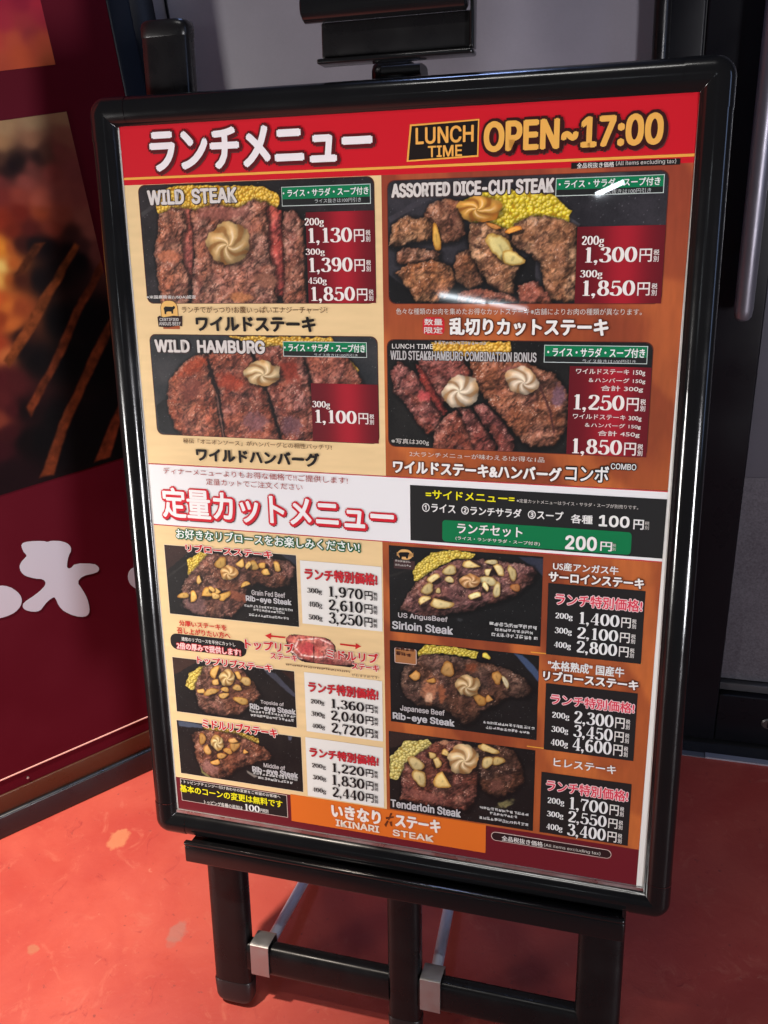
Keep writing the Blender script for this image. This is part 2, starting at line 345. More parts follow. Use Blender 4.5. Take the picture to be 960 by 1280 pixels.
dbox('stile', door, .243, .3045, .606, .66, .012, 2.32, DOORM)
V, F = tubevf((.2535 + .08, -.026, .02), (.2535 + .08, -.026, 2.3), .0105, 32); mesh('edge_bead', V, F, LEGM, door, smooth=True)
dbox('bottom_rail', door, -.455, .2425, .608, .66, .012, .133, DOORM)
dbox('top_rail', door, -.455, .2425, .608, .66, 2.28, 2.32, DOORM)
dbox('gasket', door, -.4315, -.4285, .6285, .632, .134, 2.279, DOORM, 0)
door2 = thing('glass_door', 'black framed door leaf with speckled grey glass and a steel pull bar', 'door', (.8, .63, 0))
dbox('stile', door2, .3065, .4125, .606, .66, .012, 2.32, DOORM)
dbox('stile', door2, 1.24, 1.30, .606, .66, .012, 2.32, DOORM)
dbox('bottom_rail', door2, .413, 1.2395, .608, .66, .012, .1165, DOORM)
dbox('glazing_bead', door2, .413, 1.2395, .622, .634, .117, .133, principled('grey_glazing_bead', (.055, .055, .06), .4), .002)
dbox('top_rail', door2, .413, 1.2395, .608, .66, 2.28, 2.32, DOORM)
GL = film_mat('speckled_grey_glass', (.045, .045, .055), (.16, .155, .175), 1.6)
GU = film_mat('smooth_grey_glass', (.065, .065, .080), (.10, .10, .12), .3)
dbox('glass_pane', door2, .413, 1.2395, .635, .641, .1335, .533, GL, 0, label='lower speckled part of the door glass')
dbox('glass_pane', door2, .413, 1.2395, .635, .641, .5335, 2.2795, GU, 0, label='upper smooth part of the door glass')
# vertical pull bar with its brackets
R = []
for z, r in ((.806, .004), (.808, .0085), (.812, .0112), (.822, .0125), (1.6, .0125), (1.61, .008)):
    R.append([Vector((.3815 + r * math.cos(t) - .8, .570 + r * math.sin(t) - .63, z)) for t in [2 * math.pi * i / 28 for i in range(28)]])
V, F = loft(R); ph = mesh('pull_handle', V, F, HANDLE, door2, smooth=True)
for z in (.90, 1.5):
    V, F = tubevf((.3815 - .8, .582 - .63, z), (.3815 - .8, .607 - .63, z), .007); mesh('handle_bracket', V, F, HANDLE, ph, smooth=True)
V, F = tubevf((.4985 - .8, .604 - .63, .064), (.4985 - .8, .609 - .63, .064), .0115, 28); lk = mesh('lock_cylinder', V, F, principled('dull_lock_metal', (.16, .16, .16), .45, metal=1), door2, smooth=True)
V, F = boxvf(.497 - .8, .500 - .8, .6025 - .63, .6038 - .63, .058, .070); mesh('keyhole', V, F, DOORM, lk)
fr = thing('wall_end', 'black wall end beside the frosted door, behind the dark red sign', 'wall', (-.65, .63, 0))
V, F = boxvf(-.6, .1575, -.03, .03, 0, 2.5, .003); mesh('wall_panel', V, F, DOORM, fr)
V, F = boxvf(-.492 - (-.65), 1.3 + .65, -.03, .03, 2.325, 2.5, .003); mesh('lintel', V, F, DOORM, fr)

wr = thing('wall_end', 'black wall end past the door leaf with the steel pull bar', 'wall', (2.0, .63, 0))
V, F = boxvf(-.699, .9, -.03, .03, 0, 2.5, .003); mesh('wall_panel', V, F, DOORM, wr)
# ------------------------------------------------------------------ red printed sign on the left
SIGN = {'bars': [([(320.81, 972.34), (337.4, 971.85), (297.65, 937.98), (283.15, 935.44)], (128, 62, 34)),
          ([(375.24, 964.43), (382.15, 957.41), (293.62, 860.5), (242.76, 810.05), (238.04, 823.51), (262.41, 850.32), (297.66, 886.18)], (176, 88, 44)),
          ([(407.54, 935.06), (407.8, 917.47), (367.03, 872.97), (313.66, 803.42), (271.28, 755.01), (250.35, 732.14), (248.96, 748.7), (294.0, 796.18), (343.84, 863.37), (384.54, 907.74)],
           (150, 68, 38)),
          ([(400.11, 846.85), (396.0, 822.95), (363.38, 783.82), (326.78, 735.62), (294.99, 695.31), (259.94, 631.39), (238.47, 631.8), (286.02, 708.12), (321.24, 750.3), (358.36, 801.07)],
           (156, 72, 40)),
          ([(385.73, 718.44), (379.85, 686.16), (349.07, 631.34), (323.07, 631.12), (357.98, 682.57)], (170, 74, 44))],
 'glyph': [[(182.69, 535.61), (194.31, 535.64), (216.61, 527.48), (220.53, 523.61), (227.97, 523.61), (243.6, 516.31), (252.2, 506.44), (252.65, 496.15), (245.26, 487.16), (240.63, 477.01),
            (237.8, 467.9), (242.94, 463.95), (252.3, 470.42), (280.52, 458.24), (286.01, 450.44), (286.1, 444.22), (280.4, 440.39), (257.09, 443.95), (246.74, 435.95), (251.21, 420.33),
            (254.88, 401.08), (254.18, 380.95), (250.36, 369.77), (242.34, 367.58), (228.33, 375.22), (214.06, 391.25), (208.64, 404.43), (207.03, 422.03), (204.71, 424.91), (193.38, 420.57),
            (185.71, 414.63), (179.1, 408.84), (168.13, 411.27), (157.86, 419.61), (155.37, 426.9), (158.65, 433.43), (178.24, 439.54), (192.42, 445.64), (200.46, 453.18), (198.41, 462.55),
            (186.14, 468.94), (173.99, 478.84), (169.74, 488.35), (170.02, 498.26), (175.4, 505.45), (182.38, 509.64), (186.02, 512.26), (182.03, 522.6)],
           [(120.93, 479.39), (134.78, 477.6), (147.12, 469.94), (155.64, 456.66), (158.83, 444.96), (156.29, 433.86), (148.43, 425.07), (135.75, 420.3), (118.85, 421.19), (105.65, 425.97)],
           [(350.36, 454.05), (355.02, 455.29), (369.58, 446.35), (366.26, 431.33), (343.35, 440.02)],
           [(328.52, 415.87), (334.27, 424.24), (342.86, 425.74), (363.7, 419.69), (353.28, 372.45), (338.43, 381.47), (329.89, 392.9), (326.86, 403.82)]],
 'lower': [((318.58, 1128.73), (176, 140, 100)), ((360.03, 1128.11), (166, 134, 98)), ((402.71, 1127.47), (160, 118, 84)), ((311.88, 1105.0), (172, 128, 88)), ((353.54, 1104.03), (150, 104, 76)),
           ((399.09, 1102.66), (142, 84, 66)), ((306.45, 1085.77), (92, 60, 46)), ((330.94, 1079.49), (30, 20, 20)), ((310.54, 1072.45), (44, 26, 26)), ((353.43, 1083.73), (48, 30, 28)),
           ((367.7, 1086.72), (90, 56, 46)), ((319.45, 1076.16), (26, 16, 20)), ((342.38, 1072.59), (120, 62, 54)), ((386.07, 1083.99), (130, 66, 58)), ((299.58, 1061.41), (120, 52, 48)),
           ((329.97, 1056.47), (146, 72, 62)), ((366.39, 1061.03), (140, 66, 58)), ((398.97, 1058.51), (132, 66, 60)), ((294.0, 1041.67), (126, 48, 42)), ((318.68, 1034.81), (150, 66, 52)),
           ((343.24, 1025.25), (170, 84, 66)), ((373.04, 1033.5), (150, 76, 66)), ((398.71, 1023.74), (140, 70, 62)), ((313.83, 1017.11), (118, 36, 26)), ((339.82, 1012.44), (160, 70, 40)),
           ((365.03, 1002.45), (150, 72, 56)), ((397.67, 996.52), (146, 80, 66)), ((285.52, 1011.61), (150, 50, 30)), ((297.21, 996.03), (120, 40, 26)), ((321.19, 994.21), (90, 30, 26)),
           ((350.24, 988.74), (140, 60, 44)), ((372.48, 976.19), (60, 34, 30)), ((402.83, 970.38), (150, 84, 70)), ((387.69, 956.31), (70, 40, 38)), ((403.13, 947.51), (120, 64, 56)),
           ((275.42, 975.85), (250, 160, 50)), ((285.63, 973.81), (170, 80, 40)), ((302.53, 975.95), (60, 24, 22)), ((320.81, 972.34), (26, 16, 18)), ((338.67, 966.03), (20, 12, 14)),
           ((364.3, 955.3), (22, 14, 16)), ((275.42, 975.85), (250, 150, 50)), ((271.37, 951.92), (255, 220, 120)), ((263.62, 934.04), (250, 190, 90)), ((282.38, 952.4), (190, 90, 36)),
           ((273.9, 931.81), (170, 80, 32)), ((286.88, 928.98), (70, 30, 22)), ((256.1, 907.39), (200, 90, 40)), ((264.16, 896.9), (220, 120, 50)), ((273.84, 891.75), (150, 66, 36)),
           ((248.46, 880.32), (150, 60, 30)), ((262.53, 871.05), (210, 110, 50)), ((269.24, 854.58), (40, 20, 20)), ((239.13, 847.28), (160, 60, 34)), ((243.81, 834.08), (200, 110, 60)),
           ((267.62, 827.88), (24, 16, 18)), ((315.92, 922.67), (22, 14, 16)), ((346.45, 930.46), (18, 12, 14)), ((377.4, 938.36), (18, 14, 16)), ((328.53, 861.02), (14, 12, 14)),
           ((280.68, 812.19), (16, 12, 14)), ((370.58, 850.88), (14, 12, 14)), ((364.84, 789.82), (12, 11, 13)), ((327.67, 799.7), (12, 11, 13)), ((230.05, 795.07), (80, 26, 30)),
           ((240.62, 792.13), (76, 28, 30)), ((216.67, 767.71), (84, 30, 32)), ((228.48, 748.37), (70, 24, 28)), ((208.4, 738.42), (120, 54, 40)), ((214.02, 717.28), (60, 22, 26)),
           ((195.74, 693.58), (56, 20, 26)), ((244.63, 743.56), (24, 14, 16)), ((235.03, 697.49), (18, 12, 14)), ((200.58, 658.51), (30, 16, 20)), ((290.44, 713.41), (14, 12, 14)),
           ((254.33, 691.35), (14, 12, 14)), ((311.2, 673.24), (14, 12, 14)), ((363.25, 691.22), (14, 12, 14)), ((182.77, 647.63), (30, 16, 20)), ((408.78, 946.38), (120, 64, 56))],
 'upper': [((358.03, 1268.5), (165, 40, 60)), ((382.28, 1266.62), (150, 36, 56)), ((406.41, 1262.51), (176, 44, 60)), ((351.9, 1246.77), (172, 48, 62)), ((379.98, 1239.81), (170, 56, 60)),
           ((401.09, 1242.54), (168, 46, 60)), ((360.3, 1223.35), (196, 84, 58)), ((390.07, 1220.52), (200, 86, 56)), ((405.37, 1209.7), (204, 92, 60)), ((365.2, 1204.38), (196, 84, 52)),
           ((345.68, 1224.74), (190, 70, 58)), ((339.37, 1202.39), (188, 80, 56)), ((401.14, 1193.59), (200, 96, 60)), ((384.39, 1227.98), (150, 52, 56))]}

SO = Vector((-.7883, .1503, 0)); SDX = Vector((.1905, .207, 0)).normalized(); SNN = SDX.cross(Vector((0, 0, 1)))
ang = math.atan2(SDX.y, SDX.x)
sign = thing('printed_sign', 'large dark red sign with grill photos and white brush lettering, left of the menu board', 'sign', SO, (0, 0, ang))
# local frame: x along the sign, y back, z up ; face at y = 0
def sign_sheet(name, x0, x1, z0, z1, y, fn, st, mat, **kw):
    o = grid_mesh(name, x0, z0, x1, z1, st, fn, 0, mat, sign, scale=.74, **kw); o.rotation_euler = (math.pi / 2, 0, 0); o.location = (0, y, 0); return o
SIGNM = vcol_mat('sign_print', coat=.06, rough=.55, coat_rough=.2)
SIGNM.node_tree.nodes['Principled BSDF'].inputs['Specular IOR Level'].default_value = .04; SIGNM.node_tree.nodes['Principled BSDF'].inputs['Coat Weight'].default_value = .0
def maroon(x, y):
    C = np.zeros(x.shape + (3,)) + np.array([96, 19, 34.]); return C + ((fbm(x, y, .01, 3, 3) - .5) * 10)[..., None]
sign_sheet('sign_face', -560, 491, 46, 1900, -.001, maroon, 12, SIGNM)
def rbf(pts, x, y, pw=2.3, soft=9.):
    W = 0; C = 0
    for (px, py), c in pts:
        w = 1 / ((x - px) ** 2 + (y - py) ** 2 + soft * soft) ** pw * 1e6; W = W + w; C = C + w[..., None] * np.asarray(c, float)
    return C / W[..., None]
def warp(x, y, a=7): return x + a * (fbm(x, y, .035, 3, 1) - .5) * 2, y + a * (fbm(x, y, .035, 3, 8) - .5) * 2
def upper(x, y):
    wx, wy = warp(x, y); C = rbf(SIGN['upper'], wx, wy); return C * (.93 + .14 * fbm(x, y, .03, 4, 2))[..., None]
def lower(x, y):
    wx, wy = warp(x, y, 2.5); C = rbf(SIGN['lower'], wx, wy)
    for P, c in SIGN['bars']:
        d = sdf(P, wx, wy); t = fbm(x, y, .09, 4, 4); C = mixc(C, np.asarray(c, float) * (.36 + .7 * t)[..., None], sm(-2.2, 2.2, d) * .92)
    C = C * (.92 + .16 * fbm(x, y, .05, 4, 5))[..., None]; fade = sm(638, 700, y); return np.clip(C, 3, 252)
sign_sheet('sign_photo', -560, 407, 1190, 1900, -.0016, upper, 4, SIGNM, label='blurred warm photo at the top of the sign')
sign_sheet('sign_photo', -560, 407, 624.5, 1132.5, -.0016, lower, 2.2, SIGNM, label='photo of meat over a flaming grill')
WHITE = principled('white_vinyl', tuple(s2l((186, 184, 196))), .4, coat=.3, coat_rough=.2)
def smooth_poly(P, it=2):
    P = [np.array(p, float) for p in P]
    for _ in range(it):
        Q = []
        for i in range(len(P)):
            a, b = P[i], P[(i + 1) % len(P)]; Q += [a * .75 + b * .25, a * .25 + b * .75]
        P = Q
    return P
for g in SIGN['glyph']:
    P = smooth_poly(g, 1); n = len(P); V = [(p[0] / 1000, -.0020, p[1] / 1000) for p in P] + [(p[0] / 1000, -.0016, p[1] / 1000) for p in P]
    F = [tuple(range(n))[::-1]] + [(i, (i + 1) % n, (i + 1) % n + n, i + n) for i in range(n)]; mesh('brush_lettering', V, F, WHITE, sign)
SEDGE = principled('navy_sign_edge', (.006, .009, .016), .5, spec=.15, var=.05)
def sbox(name, x0, x1, y0, y1, z0, z1, mat, b=.002, **kw):
    V, F = boxvf(x0, x1, y0, y1, z0, z1, b); return mesh(name, V, F, mat, sign, smooth=True, **kw)
sbox('sign_body', -.56, .4905, .0, .045, .046, 1.9, SEDGE)
sbox('edge_frame', .4912, .5225, -.004, .06, .0, 1.9, SEDGE, .004)
sbox('edge_frame', .523, .56, .01, .07, .0, 1.9, DOORM, .003)
sbox('copper_strip', -.56, .491, -.004, .0, .048, .086, principled('dull_copper_strip', (.075, .028, .012), .35, metal=.3, var=.1), .0008)
sbox('hairline_trim', -.56, .491, -.0028, .0, .1155, .1172, principled('pale_pink_trim', (.75, .42, .36), .4), 0)
sbox('base_skirting', -.56, .491, -.010, .05, .0, .0478, principled('dark_skirting', (.010, .012, .016), .3, var=.1), .004)
for x in (.012, .075):
    V, F = tubevf((x, -.0035, .098), (x, -.001, .098), .0022, 12); mesh('screw_head', V, F, STEEL, sign, smooth=True)

# ------------------------------------------------------------------ easel
easel = thing('easel_stand', 'black metal easel stand on the red floor holding the framed menu', 'easel', (0, 0, 0))
def oval(u, n, v, hw, hd, seg=28):
    P = []
    for i in range(seg):
        t = 2 * math.pi * i / seg; c, s = math.cos(t), math.sin(t)
        P.append(BW(u + hw * math.copysign(abs(c) ** .55, c), v, n + hd * math.copysign(abs(s) ** .55, s)))
    return P
OFF = -.033
def leg(u, vtop, hw, hd=.014):
    vb = -(FZ + OFF * math.sin(LEAN)) / math.cos(LEAN) + .012
    V, F = loft([oval(u, OFF, v, hw, hd) for v in (vb + .02, vtop)]); l = mesh('leg', V, F, LEGM, easel, smooth=True)
    R = [oval(u, OFF, vb + dv, hw * s, hd * s) for dv, s in ((-.004, .82), (-.001, .93), (.004, 1.0), (.03, 1.05), (.032, 1.02))]
    V, F = loft(R); mesh('foot_cap', V, F, CAPM, l, smooth=True)
    R = [oval(u, OFF, vtop + dv, hw * s, hd * s) for dv, s in ((-.004, 1.0), (-.003, 1.03), (.006, 1.03), (.0105, .98), (.0125, .88))]
    V, F = loft(R); mesh('top_cap', V, F, LEGM, l, smooth=True); return l
leg(-.2465, .962, .0275); leg(.2525, .87, .0275); leg(.004, .905, .022)
def bl_box(name, u0, u1, v0, v1, n0, n1, b, mat, parent, **kw):
    V, F = boxvf(u0, u1, v0, v1, n0, n1, b); V = [BW(*p) for p in V]; return mesh(name, V, F, mat, parent, smooth=True, **kw)
tr = bl_box('tray', -.279, .279, -.030, -.0045, .0155, .0205, .0022, PLASTIC, easel)
bl_box('tray_shelf', -.276, .276, -.0125, -.0065, -.022, .0145, .001, PLASTIC, tr)
bl_box('tray_lip', -.279, .279, -.0045, .0015, .0150, .0225, .0026, PLASTIC, tr)
def ovalbar(name, u0, u1, v, hv, hn, n, mat, parent):
    R = []
    for u in (u0, u1):
        R.append([BW(u, v + hv * math.copysign(abs(math.cos(t)) ** .6, math.cos(t)), n + hn * math.copysign(abs(math.sin(t)) ** .6, math.sin(t))) for t in [2 * math.pi * i / 24 for i in range(24)]])
    V, F = loft(R); return mesh(name, V, F, mat, parent, smooth=True)
CV = -.206
cb1 = ovalbar('crossbar', -.221, -.016, CV, .0235, .0125, OFF, LEGM, easel); cb2 = ovalbar('crossbar', .024, .231, CV + .002, .0235, .0125, OFF, LEGM, easel)
def clip(u0, u1, v):
    P = []
    # bent sheet: over the top, down the front, hooked under
    prof = [(v + .010, -.052), (v + .027, -.050), (v + .0295, -.046), (v + .0295, -.022), (v + .0275, -.0185), (v - .018, -.0175), (v - .021, -.019)]
    ins = [(a - .0016 if i in (1, 2, 3, 4) else a, b + (.0016 if i < 3 else 0) - (.0016 if i > 2 else 0)) for i, (a, b) in enumerate(prof)]
    ring = prof + ins[::-1]; V, F = loft([[BW(u, a, b) for a, b in ring] for u in (u0, u1)])
    return mesh('clip', V, F, STEEL, easel, smooth=True)
clip(-.2135, -.187, CV); clip(.0275, .0545, CV + .002)
for a, b in (((-.199, -.002, .088), (-.2016, .300, -.0)), ((.0415, .002, .096), (.012, .330, .0))):
    a = Vector(a); b = Vector(b)
    b.z = .012
    V, F = tubevf(a, b, .0078); mesh('rear_brace', V, F, ROD, easel, smooth=True)
V, F = tubevf((-.26, .33, .014), (.26, .33, .014), .012); mesh('rear_foot_bar', V, F, LEGM, easel, smooth=True)
V, F = tubevf((.004, .33, .02), (.004, .262, .96), .012); mesh('rear_leg', V, F, LEGM, easel, smooth=True)
# upper holder on the middle post
hold = bl_box('upper_holder', -.063, .087, .921, .954, -.014, -.004, .002, LEGM, easel)
bl_box('holder_lip', -.066, .090, .9155, .9205, -.018, .004, .002, PLASTIC, hold)
bl_box('holder_side', .0875, .0905, .921, .968, -.014, .004, .001, PLASTIC, hold)
R = []
for u, s in ((-.079, .8), (-.077, 1), (.083, 1), (.085, .8)):
    R.append([BW(u, .967 + .0145 * s * math.cos(t), .002 + .0115 * s * math.sin(t)) for t in [2 * math.pi * i / 24 for i in range(24)]])
V, F = loft(R); mesh('holder_roll', V, F, PLASTIC, hold, smooth=True)
ovalbar('post_sleeve', -.006, .034, .909, .006, .016, OFF, CAPM, hold)

# ------------------------------------------------------------------ frame
W2 = .3265; H = .8993
frame = thing('poster_frame', 'glossy black snap frame with rounded corners around the menu', 'frame', B0, BROT)
PROF = [(0, -.014), (0, -.001), (.0008, .0035), (.003, .0072), (.0065, .0094), (.011, .0105), (.016, .0107), (.0205, .0098), (.0245, .0075), (.0275, .0045), (.0292, .0022), (.0298, .0018), (.0298, -.0005)]
CS = .044
def railprof(t): return [(a, b) for a, b in PROF]
def rail(p, q, inward):
    p, q, w = Vector((*p, 0)), Vector((*q, 0)), Vector((*inward, 0))
    V, F = loft([[c + w * a + Vector((0, 0, b)) for a, b in PROF] for c in (p, q)]); return V, F
cu, cv = W2 - CS, H - CS
for nm, p, q, w in (('top_rail', (cu, H), (-cu, H), (0, -1)), ('bottom_rail', (-cu, 0), (cu, 0), (0, 1)), ('side_rail', (-W2, cv), (-W2, CS), (1, 0)), ('side_rail', (W2, CS), (W2, cv), (-1, 0))):
    V, F = rail(p, q, w); r = mesh(nm, V, F, PLASTIC, frame, smooth=True)
    if nm == 'bottom_rail':
        V, F = boxvf(-.2965, .2965, .0300, .0338, .0012, .0026); mesh('inner_lip', V, F, ALU, r)
R0 = .019
for sx, sy in ((1, 1), (-1, 1), (-1, -1), (1, -1)):
    K_ = 10; rings = []
    for (t, nn) in PROF:
        nn2 = nn + (.0005 if nn > 0 else 0); tt = t - .0004 if t < .01 else t
        rr = max(R0 - tt, .0006); ccx = W2 - tt - rr; ccy = H - tt - rr; ring = []
        ring.append((W2 - tt, H - CS - .0002, nn2))
        for i in range(K_ + 1):
            a = math.pi / 2 * i / K_; ring.append((ccx + rr * math.cos(a), ccy + rr * math.sin(a), nn2))
        ring.append((W2 - CS - .0002, H - tt, nn2)); rings.append(ring)
    n = len(rings[0]); V = []; F = []
    for ring in rings:
        for (x, y, z) in ring: V.append((x * sx, H / 2 + (y - H / 2) * sy, z))
    for k in range(len(rings) - 1):
        for i in range(n - 1):
            f = (k * n + i, k * n + i + 1, (k + 1) * n + i + 1, (k + 1) * n + i); F.append(f if sx * sy > 0 else f[::-1])
    mesh('corner_cap', V, F, PLASTIC, frame, smooth=True)
V, F = boxvf(-.297, .297, .030, .869, -.012, -.003); mesh('backing_board', V, F, CAPM, frame)

